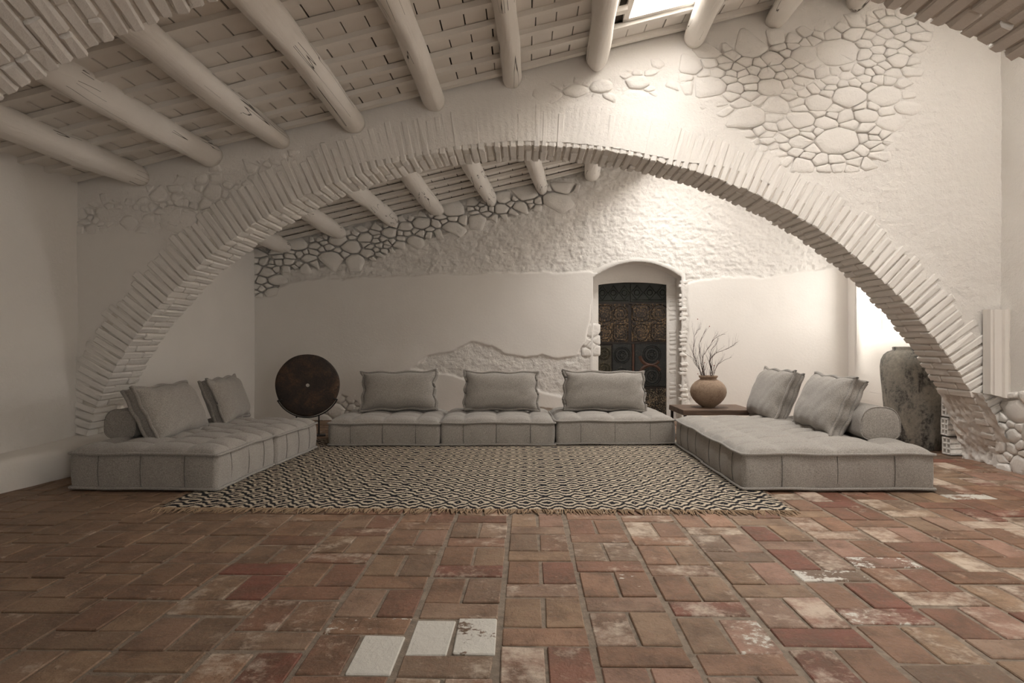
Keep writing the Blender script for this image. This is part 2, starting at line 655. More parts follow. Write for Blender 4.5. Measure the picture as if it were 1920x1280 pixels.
# ------------------------------------------------------------------ walls
def grid_wall(name, org, ua, va, na, U, V, res, hole=None, disp=None, mat=M_WALL, parent=None, kind='structure', smooth=True, snap=None):
    nu, nv = max(2, int(U / res) + 1), max(2, int(V / res) + 1)
    uu, vv = np.meshgrid(np.linspace(0, U, nu), np.linspace(0, V, nv))
    uu, vv = uu.ravel(), vv.ravel()
    org, ua, va, na = (np.array(a, float) for a in (org, ua, va, na))
    base = org + uu[:, None] * ua + vv[:, None] * va
    d, rg = (np.zeros(len(uu)), np.zeros(len(uu))) if disp is None else disp(base[:, 0], base[:, 1], base[:, 2])
    co = base + d[:, None] * na
    i, j = np.meshgrid(np.arange(nu - 1), np.arange(nv - 1))
    i, j = i.ravel(), j.ravel()
    q = np.stack([j * nu + i, j * nu + i + 1, (j + 1) * nu + i + 1, (j + 1) * nu + i], 1)
    if hole is not None:
        c = base[q].mean(1)
        q = q[~hole(c[:, 0], c[:, 1], c[:, 2])]
    if snap is not None:
        co = snap(co)
    used = np.unique(q)
    remap = np.full(len(co), -1)
    remap[used] = np.arange(len(used))
    co, q, rg = co[used], remap[q], rg[used]
    nrm = np.cross(ua, va)
    if np.dot(nrm, na) < 0:
        q = q[:, ::-1]
    me = bpy.data.meshes.new(name)
    me.vertices.add(len(co))
    me.vertices.foreach_set('co', co.ravel())
    me.loops.add(q.size)
    me.loops.foreach_set('vertex_index', q.ravel())
    me.polygons.add(len(q))
    me.polygons.foreach_set('loop_start', np.arange(0, q.size, 4))
    me.polygons.foreach_set('loop_total', np.full(len(q), 4))
    me.polygons.foreach_set('use_smooth', np.full(len(q), smooth))
    me.update(calc_edges=True)
    a = me.attributes.new('rough', 'FLOAT', 'POINT')
    a.data.foreach_set('value', rg.astype(np.float32))
    return link(name, me, mat, parent, kind)


def lumpy(x, z, seed=0):
    """coarse torn render: sharp little ledges"""
    a = np.abs(fbm(x * 7, z * 9, 4, seed) - 0.5) * 2
    c = np.abs(fbm(x * 15 + 2 * a, z * 19, 3, seed + 3) - 0.5) * 2
    b = fbm(x * 30, z * 36, 2, seed + 5)
    return 0.42 * a + 0.36 * c + 0.26 * b


def soft(x, z, seed=0):
    return (fbm(x * 1.6, z * 1.6, 3, seed) - 0.5)


def pxpoly(pts, Y):
    return [(p.x, p.z) for p in (P(u, v, Y) for u, v in pts)]


# ---- middle arched wall
STONE_A = pxpoly([(1282, 118), (1340, 92), (1420, 88), (1500, 62), (1600, 42), (1690, 20), (1740, 40), (1745, 62), (1712, 90), (1706, 150), (1692, 205), (1698, 245), (1655, 290),
                  (1612, 316), (1545, 318), (1470, 300), (1400, 258), (1375, 222), (1330, 185), (1290, 160)], Y2)
STONE_B = pxpoly([(150, 396), (205, 372), (290, 352), (335, 360), (330, 420), (290, 432), (215, 430), (152, 428)], Y2)
STONE_C = pxpoly([(338, 352), (400, 322), (470, 306), (540, 286), (560, 298), (500, 330), (440, 366), (395, 400), (350, 440), (325, 470), (308, 462), (330, 420)], Y2)
STONE_D = pxpoly([(1000, 178), (1100, 150), (1180, 132), (1270, 112), (1280, 150), (1225, 172), (1140, 186), (1040, 200)], Y2)


def opening2(x, z, off):
    th = np.arctan2(z - AC[1], x - AC[0])
    r = np.hypot(x - AC[0], z - AC[1])
    rin = arch_r(np.where(z < AC[1], np.where(x < 0, math.pi - 0.04, 0.0), th))
    low = (z < AC[1]) & (np.abs(x - AC[0]) < rin + off)
    return (r < rin + off) & (z >= AC[1]) | low


def crown_k(x, z):
    th = np.arctan2(np.maximum(z, AC[1]) - AC[1], x - AC[0])
    a = sstep(2.25, 1.95, th) * sstep(0.92, 1.15, th)
    return a


def off2(x, z):
    return 0.14 - 0.10 * crown_k(x, z)


def snap2(co):
    x, z = co[:, 0], co[:, 2]
    th = np.arctan2(z - AC[1], x - AC[0])
    r_ = np.hypot(x - AC[0], z - AC[1])
    need = arch_r(th) + off2(x, z)
    m = (z > AC[1] + 0.05) & (r_ < need)
    out = co.copy()
    out[m, 0] = AC[0] + need[m] * np.cos(th[m])
    out[m, 2] = AC[1] + need[m] * np.sin(th[m])
    return out


def disp_arch(x, y, z):
    d = 0.022 * soft(x, z, 3) + 0.004 * (fbm(x * 9, z * 9, 3, 8) - 0.5)
    rg = np.full(x.shape, 0.45)
    plain = sdf_poly(x, z, pxpoly([(146, 440), (300, 440), (300, 520), (225, 640), (146, 760)], Y2))
    rg = np.where(plain < 0, 0.05, rg)
    rgt = sstep(1.6, 3.0, x)
    d = d + rgt * 0.018 * (lumpy(x, z, 40) - 0.4)
    rg = np.maximum(rg, 0.75 * rgt)
    nz = 0.10 * (fbm(x * 5, z * 5, 3, 21) - 0.5)
    th = np.arctan2(z - AC[1], x - AC[0])
    rho = np.hypot(x - AC[0], z - AC[1]) - arch_r(np.clip(th, 0, 3.1))
    ck = crown_k(x, z) * sstep(0.44, 0.34, rho)
    # thin wash over the crown bricks: their joints still read as faint ribs
    rib = 0.5 - 0.5 * np.cos(th * 148 / 2.98 * 2 * math.pi)
    d = d + ck * (0.006 + 0.006 * (fbm(x * 3, z * 3, 3, 71) - 0.5) + 0.003 * rib * (fbm(x * 2, z * 2, 2, 72) > 0.45))
    rg = np.maximum(rg, 0.5 * ck)
    for poly, dep in ((STONE_A, 0.020), (STONE_B, 0.024), (STONE_C, 0.016), (STONE_D, 0.012)):
        k = sstep(0.03, -0.03, sdf_poly(x, z, poly) + nz)
        sm = sstep(0.40, 0.60, fbm(x * 3.2, z * 3.2, 3, 81))
        d = d - dep * k * (0.12 + 0.88 * sm) + k * 0.012 * (lumpy(x, z, 60) - 0.5)
        rg = np.maximum(rg, 0.8 * k)
    return d, rg


wall_middle = grid_wall('wall_middle', (XL - 0.05, Y2, 0), (1, 0, 0), (0, 0, 1), (0, -1, 0), XR - XL + 0.1, 4.75, 0.0145,
                        lambda x, y, z: opening2(x, z, off2(x, z)), disp_arch, snap=snap2)


def arch_shell(parent, Y, T):
    """recessed mortar bed behind the bricks: face ring, soffit and rear wall"""
    mb = MB()
    ns = 160
    vs, fs = [], []
    for i in range(ns + 1):
        x, z, t, n = arch_pt(A_LEN * i / ns)
        for (o, y) in ((0.30, Y + 0.005), (0.012, Y + 0.007), (0.012, Y + T - 0.008), (0.80, Y + T - 0.006)):
            vs.append((x + n.x * o, y, z + n.z * o))
    for i in range(ns):
        for k in range(3):
            a = i * 4 + k
            fs.append((a, a + 1, a + 5, a + 4))
    mb.add(vs, fs)
    # jambs below the springing
    link('mortar_bed', mb.mesh('mortar_bed'), M_MORTAR, parent)


arch_shell(wall_middle, Y2, T2)
grid_wall('rear_face', (XLB - 0.6, Y2 + T2, 0), (1, 0, 0), (0, 0, 1), (0, 1, 0), 9.3, 4.75, 0.08,
          lambda x, y, z: opening2(x, z, 0.22), lambda x, y, z: (0.01 * soft(x, z, 91), np.full(x.shape, 0.3)), parent=wall_middle, kind=None)

# voussoir bricks: shared meshes
BR_W = {'a': 0.155, 'b': 0.318}
BRM = {}
for key, w in (('a', 0.155), ('b', 0.325)):
    BRM[key] = []
    for k in range(8):
        vs, fs = chamfer_box(0.36, w, 0.052, 0.009, 0.005)
        vs = [(v[0] + 0.18, v[1], v[2]) for v in vs]
        me = mesh_from('brick', vs, fs)
        me.materials.append(M_BRICK)
        BRM[key].append(me)


def lay_arch(parent, Y, T, skew=None, want=None):
    nc = 148
    pitch = A_LEN / nc
    loose = MB()
    for i in range(nc):
        s = (i + 0.5) * pitch
        x, z, t, n = arch_pt(s)
        crown = math.exp(-((s - A_LEN * 0.50) / (A_LEN * 0.17)) ** 2)
        front = 'a' if (i % 2 == 0) ^ (random.random() < 0.12) else 'b'
        back = 'b' if front == 'a' else 'a'
        y = Y - (0.012 * (1 - crown) + 0.002 + random.uniform(-0.003, 0.005))
        foot = Y == Y2 and x > 3 and z < 0.60
        for j, key in enumerate((front, back)):
            if foot and j == 1:
                continue
            if foot:
                key = 'a'
            w = 0.155 if key == 'a' else 0.325
            if j == 1:
                w = max(0.12, Y + T + random.uniform(-0.012, 0.02) - y)
            sc_y = w / (0.155 if key == 'a' else 0.325)
            cy = y + w / 2
            me = random.choice(BRM[key])
            zax = t.copy()
            xax = n.copy()
            yax = Vector((0, 1, 0))
            if skew:
                a = skew(s)
                yax = (Vector((0, 1, 0)) * math.cos(a) + t * math.sin(a)).normalized()
                zax = xax.cross(yax).normalized()
            rot = Matrix((xax, yax, zax)).transposed()
            tw = Matrix.Rotation(random.uniform(-0.02, 0.02), 3, 'Y') @ Matrix.Rotation(random.uniform(-0.012, 0.012), 3, 'Z')
            rot = rot @ tw
            o0 = random.uniform(-0.010, 0.006)
            shift = t * ((cy - (Y + T / 2)) * math.tan(skew(s)) if skew else 0.0)
            loc = Vector((x, cy, z)) + n * o0 + shift
            scl = Matrix.Diagonal((random.uniform(0.80, 1.06), sc_y, random.uniform(0.96, 1.10) * pitch / 0.0645))
            m4 = Matrix.Translation(loc) @ (rot @ scl).to_4x4()
            y += w + 0.010
            if want is None or want(loc):
                o = link('brick', me, None, parent)
                o.matrix_world = m4
            else:
                loose.add([m4 @ v.co for v in me.vertices], [tuple(p.vertices) for p in me.polygons])
    if loose.v:
        link('brick', loose.mesh('brick'), M_BRICK, parent, 'stuff')


lay_arch(wall_middle, Y2, T2)

# ---- near arched wall (only its soffit shows at the upper corners)
wall_front = grid_wall('wall_front', (XL - 0.05, Y1, 0), (1, 0, 0), (0, 0, 1), (0, -1, 0), XR - XL + 0.1, 4.75, 0.08,
                       lambda x, y, z: opening2(x, z, 0.16), lambda x, y, z: (0.02 * soft(x, z, 33), np.full(x.shape, 0.5)))
arch_shell(wall_front, Y1, T1)
grid_wall('rear_face', (XL - 0.05, Y1 + T1, 0), (1, 0, 0), (0, 0, 1), (0, 1, 0), XR - XL + 0.1, 4.75, 0.08,
          lambda x, y, z: opening2(x, z, 0.16), None, parent=wall_front, kind=None)


def near_frame(p):
    q = proj(p)
    return q is not None and -160 < q[0] < 2080 and -160 < q[1] < 1300


lay_arch(wall_front, Y1, T1, lambda s: -0.26 * math.exp(-((s - A_LEN * 0.27) / (A_LEN * 0.16)) ** 2), near_frame)


# ---- stones laid in the stripped patches
def voronoi_cells(pts, poly, ay):
    cells = []
    P2 = [(p[0], p[1] * ay) for p in pts]
    R2 = [(p[2] * 0.5) ** 2 for p in pts]
    xs, zs = [p[0] for p in poly], [p[1] * ay for p in poly]
    bx = [(min(xs) - .05, min(zs) - .05), (max(xs) + .05, min(zs) - .05), (max(xs) + .05, max(zs) + .05), (min(xs) - .05, max(zs) + .05)]
    for i, p in enumerate(P2):
        cell = bx
        order = sorted(range(len(P2)), key=lambda k: (P2[k][0] - p[0]) ** 2 + (P2[k][1] - p[1]) ** 2)[1:26]
        for k in order:
            q = P2[k]
            nx, nz = q[0] - p[0], q[1] - p[1]
            tt = 0.5 + (R2[i] - R2[k]) / (2 * (nx * nx + nz * nz))
            mx, mz = p[0] + nx * tt, p[1] + nz * tt
            out = []
            for a in range(len(cell)):
                A, B = cell[a], cell[(a + 1) % len(cell)]
                da = (A[0] - mx) * nx + (A[1] - mz) * nz
                db = (B[0] - mx) * nx + (B[1] - mz) * nz
                if da <= 0:
                    out.append(A)
                if (da < 0) != (db < 0) and abs(da - db) > 1e-12:
                    t = da / (da - db)
                    out.append((A[0] + (B[0] - A[0]) * t, A[1] + (B[1] - A[1]) * t))
            cell = out
            if len(cell) < 3:
                break
        cells.append([(c[0], c[1] / ay) for c in cell] if len(cell) >= 3 else None)
    return cells


def stones(parent, poly, to3, nrm, size, ay=1.5, gap=0.008, proud=0.0, deep=0.03, seed=1, tilt=0.0, skip=0.0, name='stone', limit=10 ** 6, dome=0.012):
    rnd = random.Random(seed)
    xs, zs = [p[0] for p in poly], [p[1] for p in poly]
    pts = []
    tries = 0
    while tries < 5000:
        tries += 1
        x, z = rnd.uniform(min(xs), max(xs)), rnd.uniform(min(zs), max(zs))
        if sdf_poly(np.array([x]), np.array([z]), poly)[0] > 0.02:
            continue
        rad = size * rnd.choice((0.4, 0.55, 0.8, 1.0, 1.3, 1.7) if tries < 500 else (0.35, 0.5, 0.7))
        if all((x - q[0]) ** 2 + ((z - q[1]) * ay) ** 2 > (0.5 * (rad + q[2])) ** 2 for q in pts):
            pts.append((x, z, rad))
    cells = voronoi_cells(pts, poly, ay)
    cnt = 0
    nrm = Vector(nrm)
    for (px, pz, rad), c in zip(pts, cells):
        if c is None or rnd.random() < skip or cnt >= limit:
            continue
        # keep near the seed, shrink for the joint
        lim = rad * 0.95 + 0.02
        cc = []
        for (x, z) in c:
            dx, dz = x - px, z - pz
            L = math.hypot(dx, dz * ay)
            if L > lim:
                dx, dz = dx * lim / L, dz * lim / L
            k = max(0.3, 1 - gap / max(0.02, math.hypot(dx, dz)))
            cc.append((px + dx * k, pz + dz * k))
        sm = []
        for a in range(len(cc)):
            A, B = cc[a], cc[(a + 1) % len(cc)]
            sm.append((A[0] * .86 + B[0] * .14, A[1] * .86 + B[1] * .14))
            sm.append((A[0] * .14 + B[0] * .86, A[1] * .14 + B[1] * .86))
        n = len(sm)
        if n < 6:
            continue
        cx, cz = sum(p[0] for p in sm) / n, sum(p[1] for p in sm) / n
        pr = proud + rnd.uniform(-0.008, 0.008)
        vs, fs = [], []
        for (k, h) in ((1.0, -deep), (0.985, pr - dome), (0.93, pr - dome * 0.15), (0.5, pr + dome * 0.15)):
            for (x, z) in sm:
                j = rnd.uniform(-0.0025, 0.0025)
                vs.append(to3(cx + (x - cx) * k, cz + (z - cz) * k) + nrm * (h + j))
        for r in range(3):
            for a in range(n):
                fs.append((r * n + a, r * n + (a + 1) % n, (r + 1) * n + (a + 1) % n, (r + 1) * n + a))
        vs.append(to3(cx, cz) + nrm * (pr + rnd.uniform(-.3, .4) * dome))
        for a in range(n):
            fs.append((3 * n + a, 3 * n + (a + 1) % n, 4 * n))
        o3 = to3(cx, cz)
        e1 = (to3(cx + 1, cz) - o3)
        e2 = (to3(cx, cz + 1) - o3)
        if e1.cross(e2).dot(nrm) < 0:
            fs = [f[::-1] for f in fs]
        me = mesh_from(name, [v - o3 for v in vs], fs, True)
        o = link(name, me, M_STONE, parent)
        o.location = o3
        cnt += 1
    return cnt


def onY(Y):
    return lambda x, z: Vector((x, Y, z))


NY = (0, -1, 0)
stones(wall_middle, STONE_A, onY(Y2), NY, 0.21, 1.6, 0.003, 0.003, 0.035, 5, dome=0.008)
stones(wall_middle, STONE_B, onY(Y2), NY, 0.16, 1.3, 0.007, 0.0, 0.035, 6)
stones(wall_middle, STONE_C, onY(Y2), NY, 0.17, 1.2, 0.006, 0.0, 0.03, 7, skip=0.15)
stones(wall_middle, STONE_D, onY(Y2), NY, 0.20, 1.8, 0.005, -0.002, 0.03, 8, skip=0.3)

# ---- back wall
DX0, DX1 = P(1112, 518, YB).x, P(1278, 518, YB).x
DZS, DZA = P(1112, 519, YB).z, P(1195, 490, YB).z
ROUGH_UP = pxpoly([(440, 545), (480, 553), (560, 524), (640, 521), (700, 520), (850, 515), (1000, 512), (1100, 508), (1130, 512), (1270, 512), (1286, 532), (1314, 523), (1441, 517), (1582, 498),
                   (1660, 470), (1700, 0), (440, 0)], YB)
TORN = pxpoly([(770, 692), (800, 668), (845, 660), (885, 640), (925, 648), (945, 662), (985, 671), (1015, 664), (1045, 672), (1080, 668), (1098, 640), (1106, 600), (1112, 560), (1120, 560), (1122, 720), (1110, 790),
               (1000, 790), (1010, 765), (1050, 768), (1080, 752), (1020, 735), (960, 712), (880, 715), (850, 702)], YB)
TORN2 = pxpoly([(596, 800), (614, 760), (640, 738), (668, 752), (690, 790)], YB)
JAMB = pxpoly([(1262, 515), (1288, 515), (1290, 600), (1284, 700), (1300, 770), (1300, 800), (1262, 800)], YB)
STONE_E = pxpoly([(474, 500), (480, 470), (560, 455), (640, 440), (735, 418), (830, 395), (930, 372), (1020, 350), (1075, 345), (1085, 352), (1040, 374), (960, 402), (900, 412), (840, 434), (760, 456),
                  (700, 484), (640, 492), (590, 500), (525, 505), (516, 552), (478, 556)], YB)
STONE_F = pxpoly([(640, 470), (700, 450), (800, 430), (850, 440), (760, 475), (680, 500)], YB)


def disp_back(x, y, z):
    d = 0.02 * soft(x, z, 13)
    rg = np.full(x.shape, 0.02)
    nz = 0.07 * (fbm(x * 4, z * 6, 4, 22) - 0.5) + 0.03 * (fbm(x * 18, z * 18, 2, 23) - 0.5)
    up = sstep(0.012, -0.012, sdf_poly(x, z, ROUGH_UP) + nz)
    d = d + up * (-0.030 + 0.060 * (lumpy(x, z, 50) - 0.25))
    rg = np.maximum(rg, up)
    for poly, dep in ((TORN, 0.022), (TORN2, 0.03), (JAMB, 0.012)):
        k = sstep(0.010, -0.010, sdf_poly(x, z, poly) + 0.6 * nz)
        d = d + k * (-dep + 0.034 * (lumpy(x, z, 70) - 0.3))
        rg = np.maximum(rg, k)
    k = sstep(0.03, -0.03, sdf_poly(x, z, STONE_E) + 0.5 * nz)
    d = d - 0.06 * k
    return d, rg


def door_hole(x, z, e=0.0):
    cx = (DX0 + DX1) / 2
    h = (DX1 - DX0) / 2
    top = DZS + (DZA - DZS) * np.clip(1 - ((x - cx) / h) ** 2, 0, 1)
    return (x > DX0 - e) & (x < DX1 + e) & (z < top + e)


wall_back = grid_wall('wall_back', (XLB - 0.35, YB, 0), (1, 0, 0), (0, 0, 1), (0, -1, 0), XRB - XLB + 0.6, 4.5, 0.0145,
                      lambda x, y, z: door_hole(x, z), disp_back)
stones(wall_back, STONE_E, onY(YB), NY, 0.19, 1.5, 0.010, 0.0, 0.07, 15, dome=0.016)
stones(wall_back, TORN2, onY(YB), NY, 0.24, 1.2, 0.006, -0.008, 0.05, 16, dome=0.01)
stones(wall_back, pxpoly([(1098, 620), (1118, 612), (1120, 660), (1096, 662)], YB), onY(YB), NY, 0.22, 1.0, 0.006, -0.008, 0.05, 17, dome=0.006)

# door reveal and frame face, all one part of the back wall
YD = 9.98


def build_reveal():
    mb = MB()
    cx, h = (DX0 + DX1) / 2, (DX1 - DX0) / 2
    out = [(DX0, z) for z in np.linspace(0, DZS, 60)]
    out += [(cx + h * a, DZS + (DZA - DZS) * (1 - a * a)) for a in np.linspace(-1, 1, 50)[1:-1]]
    out += [(DX1, z) for z in np.linspace(DZS, 0, 60)]
    m = len(out)
    ys = [YB + 0.03] + list(np.linspace(YB - 0.004, YD, 14))
    pts = np.array(out)
    for k, y in enumerate(ys):
        lum = 0.05 * (lumpy(pts[:, 1] * 1.3 + pts[:, 0], np.full(m, y * 1.3), 77) - 0.35)
        right = (np.arange(m) > m * 0.62)
        for q in range(m):
            x, z = out[q]
            dx = lum[q] * (1.0 if right[q] else 0.15)
            e = 0.02 * max(0, 1 - k / 2.0) * (fbm(z * 9.0, x * 9.0, 2, 5) - 0.2)
            ff = 0.06 if k == 0 else 0.0
            ex = ff * (1 if x > cx else -1) if z < DZS + 1e-6 else ff * (x - cx) / h
            ez = ff if z > DZS - 0.05 else 0.0
            if k <= 1:
                dx, e, lz = 0.0, 0.0, 0.0
            else:
                lz = 0.25 * lum[q] if not right[q] else 0
            mb.v.append((x + ex + dx * (-1 if right[q] else 0) + (e if right[q] else -e), y, z + ez + lz))
    for k in range(len(ys) - 1):
        for q in range(m - 1):
            mb.f.append((k * m + q, (k + 1) * m + q, (k + 1) * m + q + 1, k * m + q + 1))
    o = link('door_reveal', mb.mesh('door_reveal', True), M_BRICK, wall_back)
    # frame face at YD with the inner rectangular opening
    ix0, ix1 = P(1122, 533, YD).x, P(1250, 533, YD).x
    izt = P(1180, 531, YD).z
    fr = MB()
    inn = [(ix0, z) for z in np.linspace(0, izt - 0.02, 60)]
    inn += [(ix0 + (ix1 - ix0) * (a + 1) / 2, izt - 0.02 + 0.035 * (1 - a * a)) for a in np.linspace(-1, 1, 50)[1:-1]]
    inn += [(ix1, z) for z in np.linspace(izt - 0.02, 0, 60)]
    for (x, z), (x2, z2) in zip(out, inn):
        fr.v.append((x + (0.06 if x >= DX1 - 1e-6 else -0.02 if x <= DX0 + 1e-6 else 0), YD, z + (0.03 if DX0 < x < DX1 else 0)))
        fr.v.append((x2, YD, z2))
        fr.v.append((x2, YD + 0.07, z2))
    for q in range(m - 1):
        a = q * 3
        fr.f.append((a, a + 3, a + 4, a + 1))
        fr.f.append((a + 1, a + 4, a + 5, a + 2))
    link('door_frame', fr.mesh('door_frame'), M_BRICK, wall_back)
    return ix0, ix1, izt


IX0, IX1, IZT = build_reveal()
# brick ends toothing the right jamb
jb = [chamfer_box(0.10, 0.11, 0.042, 0.008, 0.004) for _ in range(4)]
jbm = []
for vs, fs in jb:
    me = mesh_from('brick', vs, fs)
    me.materials.append(M_BRICK)
    jbm.append(me)
z = 0.30
while z < DZS - 0.02:
    if random.random() < 0.22:
        z += 0.06
        continue
    o = link('brick', random.choice(jbm), None, wall_back)
    o.location = (DX1 + 0.028 + random.uniform(-.012, .012), YB + 0.055 + random.uniform(-0.015, 0.015), z)
    o.rotation_euler = (random.uniform(-.06, .06), random.uniform(-.08, .08), random.uniform(-.1, .1))
    o2 = link('brick', random.choice(jbm), None, wall_back)
    o2.location = (IX1 + 0.085 + random.uniform(-.006, .006), YD + 0.048, z + 0.01)
    z += random.uniform(0.05, 0.075)

# ---- side walls, rear wall
def disp_side(x, y, z):
    d = 0.02 * soft(y, z, 5)
    nz = 0.25 * (fbm(y * 2, z * 2, 4, 31) - 0.5)
    k = sstep(0.04, -0.04, z - 0.95 + nz) * sstep(1.0, 2.0, y)
    d = d - 0.010 * k + k * 0.014 * (lumpy(y, z, 45) - 0.3)
    return d, 0.05 + 0.65 * k


wall_left = grid_wall('wall_left', (XL, YR, 0), (0, 1, 0), (0, 0, 1), (1, 0, 0), Y2 + 0.1 - YR, 4.5, 0.035, None, disp_side)
grid_wall('far_bay_face', (XLB, Y2 + T2 - 0.12, 0), (0, 1, 0), (0, 0, 1), (1, 0, 0), YB - Y2 - T2 + 0.55, 4.5, 0.05, None,
          lambda x, y, z: (0.015 * soft(y, z, 6) + 0.02 * sstep(1.9, 2.2, z) * (lumpy(y, z, 9) - .5), 0.05 + 0.7 * sstep(1.9, 2.1, z)), parent=wall_left, kind=None)
W2 = dict(y0=8.05, y1=9.38, z0=0.45, z1=2.60)
wall_right = grid_wall('wall_right', (XR, YR, 0), (0, 1, 0), (0, 0, 1), (-1, 0, 0), Y2 + 0.1 - YR, 5.2, 0.03,
                       None, lambda x, y, z: (0.03 * soft(y, z, 7) + 0.02 * (lumpy(y, z, 4) - 0.4), np.full(y.shape, 0.6)))
grid_wall('far_bay_face', (XRB, Y2 + T2, 0), (0, 1, 0), (0, 0, 1), (-1, 0, 0), YB - Y2 - T2 + 0.45, 5.0, 0.05,
          lambda x, y, z: (y > W2['y0']) & (y < W2['y1']) & (z > W2['z0']) & (z < W2['z1']),
          lambda x, y, z: (0.015 * soft(y, z, 8), np.full(y.shape, 0.05)), parent=wall_right, kind=None)
REAR_ADDED = dict(x0=1.9, x1=3.3, z1=2.35)  # unseen opening added in the rear wall to let the fill lamp in
wall_rear = grid_wall('wall_rear', (XL - 0.05, YR, 0), (1, 0, 0), (0, 0, 1), (0, 1, 0), XR - XL + 0.1, 4.9, 0.1,
                      lambda x, y, z: (x > REAR_ADDED['x0']) & (x < REAR_ADDED['x1']) & (z < REAR_ADDED['z1']), None)

# window in the far right wall: splayed reveal, frame, pane
GX = XRB + 0.36
GW = dict(y0=8.30, y1=9.50, z0=1.245, z1=2.40)          # glazed opening, smaller than the splay


def build_window():
    mb = MB()
    o = (XRB - 0.004, W2['y0'] - .02, W2['y1'] + .02, W2['z0'] - .02, W2['z1'] + .02)
    i_ = (GX, GW['y0'], GW['y1'], GW['z0'], GW['z1'])
    e_ = (GX + 0.10, GW['y0'], GW['y1'], GW['z0'], GW['z1'])

    def ring(x, a, b, c, d, rad):
        pts = []
        for (y, z, a0) in ((b - rad, d - rad, 0), (a + rad, d - rad, 90), (a + rad, c + rad, 180), (b - rad, c + rad, 270)):
            for k in range(9):
                t = math.radians(a0 + 90 * k / 8)
                pts.append((x, y + rad * math.cos(t), z + rad * math.sin(t)))
        return pts
    loops = [ring(XRB + 0.012, o[1] - .3, o[2] + .18, o[3] - .3, o[4] + .3, 0.001),
             ring(XRB - 0.006, o[1] + .0, o[2] - .0, o[3] + .0, o[4] - .0, 0.40),
             ring(XRB + 0.10, o[1] + .06, o[2] + .03, o[3] + .22, o[4] - .05, 0.36),
             ring(XRB + 0.22, o[1] + .15, o[2] + .06, o[3] + .50, o[4] - .12, 0.22),
             ring(GX, i_[1], i_[2], i_[3], i_[4], 0.03),
             ring(GX + 0.10, i_[1], i_[2], i_[3], i_[4], 0.03),
             ring(GX + 0.10, o[1] - .25, o[2] + .25, o[3] - .25, o[4] + .25, 0.03)]
    n = len(loops[0])
    fs = [(k * n + q, k * n + (q + 1) % n, (k + 1) * n + (q + 1) % n, (k + 1) * n + q) for k in range(len(loops) - 1) for q in range(n)]
    mb.add([p for l in loops for p in l], fs)
    win = link('window_2', mb.mesh('window_2', True), M_WALL, None, 'structure')
    w = MB()
    a, b, c, d = GW['y0'], GW['y1'], GW['z0'], GW['z1']
    for y in (a, b - .012):
        w.box(GX + 0.03, GX + 0.08, y, y + .012, c, d)
    w.box(GX + 0.03, GX + 0.08, a, b, c, c + .012)
    w.box(GX + 0.03, GX + 0.08, a, b, d - .04, d)
    link('window_frame', w.mesh('window_frame'), M_BATTEN, win)
    link('pane', MB().box(GX + 0.052, GX + 0.058, a, b, c, d).mesh('pane'), M_GLASS, win)


build_window()

# plinth along the left wall and under the arch foot
def build_plinth():
    mb = MB()
    path = [(-3.80, YR), (-3.80, 4.9), (-3.74, 5.3), (-3.70, 5.6), (-3.62, 5.85), (-3.40, 5.98), (-3.38, 6.75)]
    pts = []
    for a, b in zip(path[:-1], path[1:]):
        n = max(1, int(math.dist(a, b) / 0.07))
        pts += [(a[0] + (b[0] - a[0]) * k / n, a[1] + (b[1] - a[1]) * k / n) for k in range(n)]
    pts.append(path[-1])
    prof = [(0, 0.0), (0.0, 0.05), (0.004, 0.10), (0.01, 0.15), (0.02, 0.19), (0.045, 0.222), (0.10, 0.235), (0.6, 0.262)]
    for i, (x, y) in enumerate(pts):
        for k, (o, z) in enumerate(prof):
            nn = 0.02 * float(fbm(y * 5 + x, z * 6, 3, 66) - 0.5)
            mb.v.append((x - o + nn, y, z + (0.4 * nn if k > 3 else 0)))
    m = len(prof)
    for i in range(len(pts) - 1):
        for k in range(m - 1):
            mb.f.append((i * m + k, (i + 1) * m + k, (i + 1) * m + k + 1, i * m + k + 1))
    return link('baseboard_left', mb.mesh('baseboard_left', True), M_WALL, None, 'structure')


build_plinth()

# broken foot of the arch on the right, with hollow bricks left in it
def build_foot():
    mb = MB()
    nu, nv = 44, 30
    # a lumpy slope from the soffit (Y2..) to the floor
    for j in range(nv + 1):
        z = 0.66 * j / nv
        for i in range(nu + 1):
            q = i / nu
            y = Y2 - 0.14 + 0.66 * q
            xi = AC[0] + float(arch_r(math.atan2(max(z, 0.08) - AC[1], 4.0)))*math.cos(math.atan2(max(z, 0.08) - AC[1], 4.0))
            x = xi + 0.015 + 0.08 * (0.5 - q) * (1 - z / 0.62) + 0.09 * float(lumpy(y * 1.6, z * 1.6, 12) - 0.4)
            mb.v.append((x, y, z))
    for j in range(nv):
        for i in range(nu):
            a = j * (nu + 1) + i
            mb.f.append((a, a + nu + 1, a + nu + 2, a + 1))
    return link('broken_render', mb.mesh('broken_render', True), M_STONE, wall_middle)


build_foot()


def hollow_brick(name, loc, w=0.125, d=0.24, h=0.165):
    mb = MB()
    t = 0.014
    mb.box(-w / 2, w / 2, 0.15, d, t, h - t)          # solid core behind the holes
    for k in range(3):
        xx = -w / 2 + (w - t) * k / 2
        mb.box(xx, xx + t, 0, d, 0, h)
    for k in range(4):
        zz = (h - t) * k / 3
        mb.box(-w / 2, w / 2, 0, d, zz, zz + t)
    core = mb
    me = core.mesh(name)
    o = link(name, me, M_BRICK, wall_middle)
    o.location = loc
    return o


for k in range(3):
    hb = hollow_brick('hollow_brick', (4.055 + (0.012, 0.0, 0.008)[k], 6.78 + (0, .01, .004)[k], 0.012 + 0.183 * k))
    hb.rotation_euler = (0, 0, -math.pi / 2 + (0.06, -0.03, 0.05)[k])
    hb['label'] = 'hollow brick with six square holes'

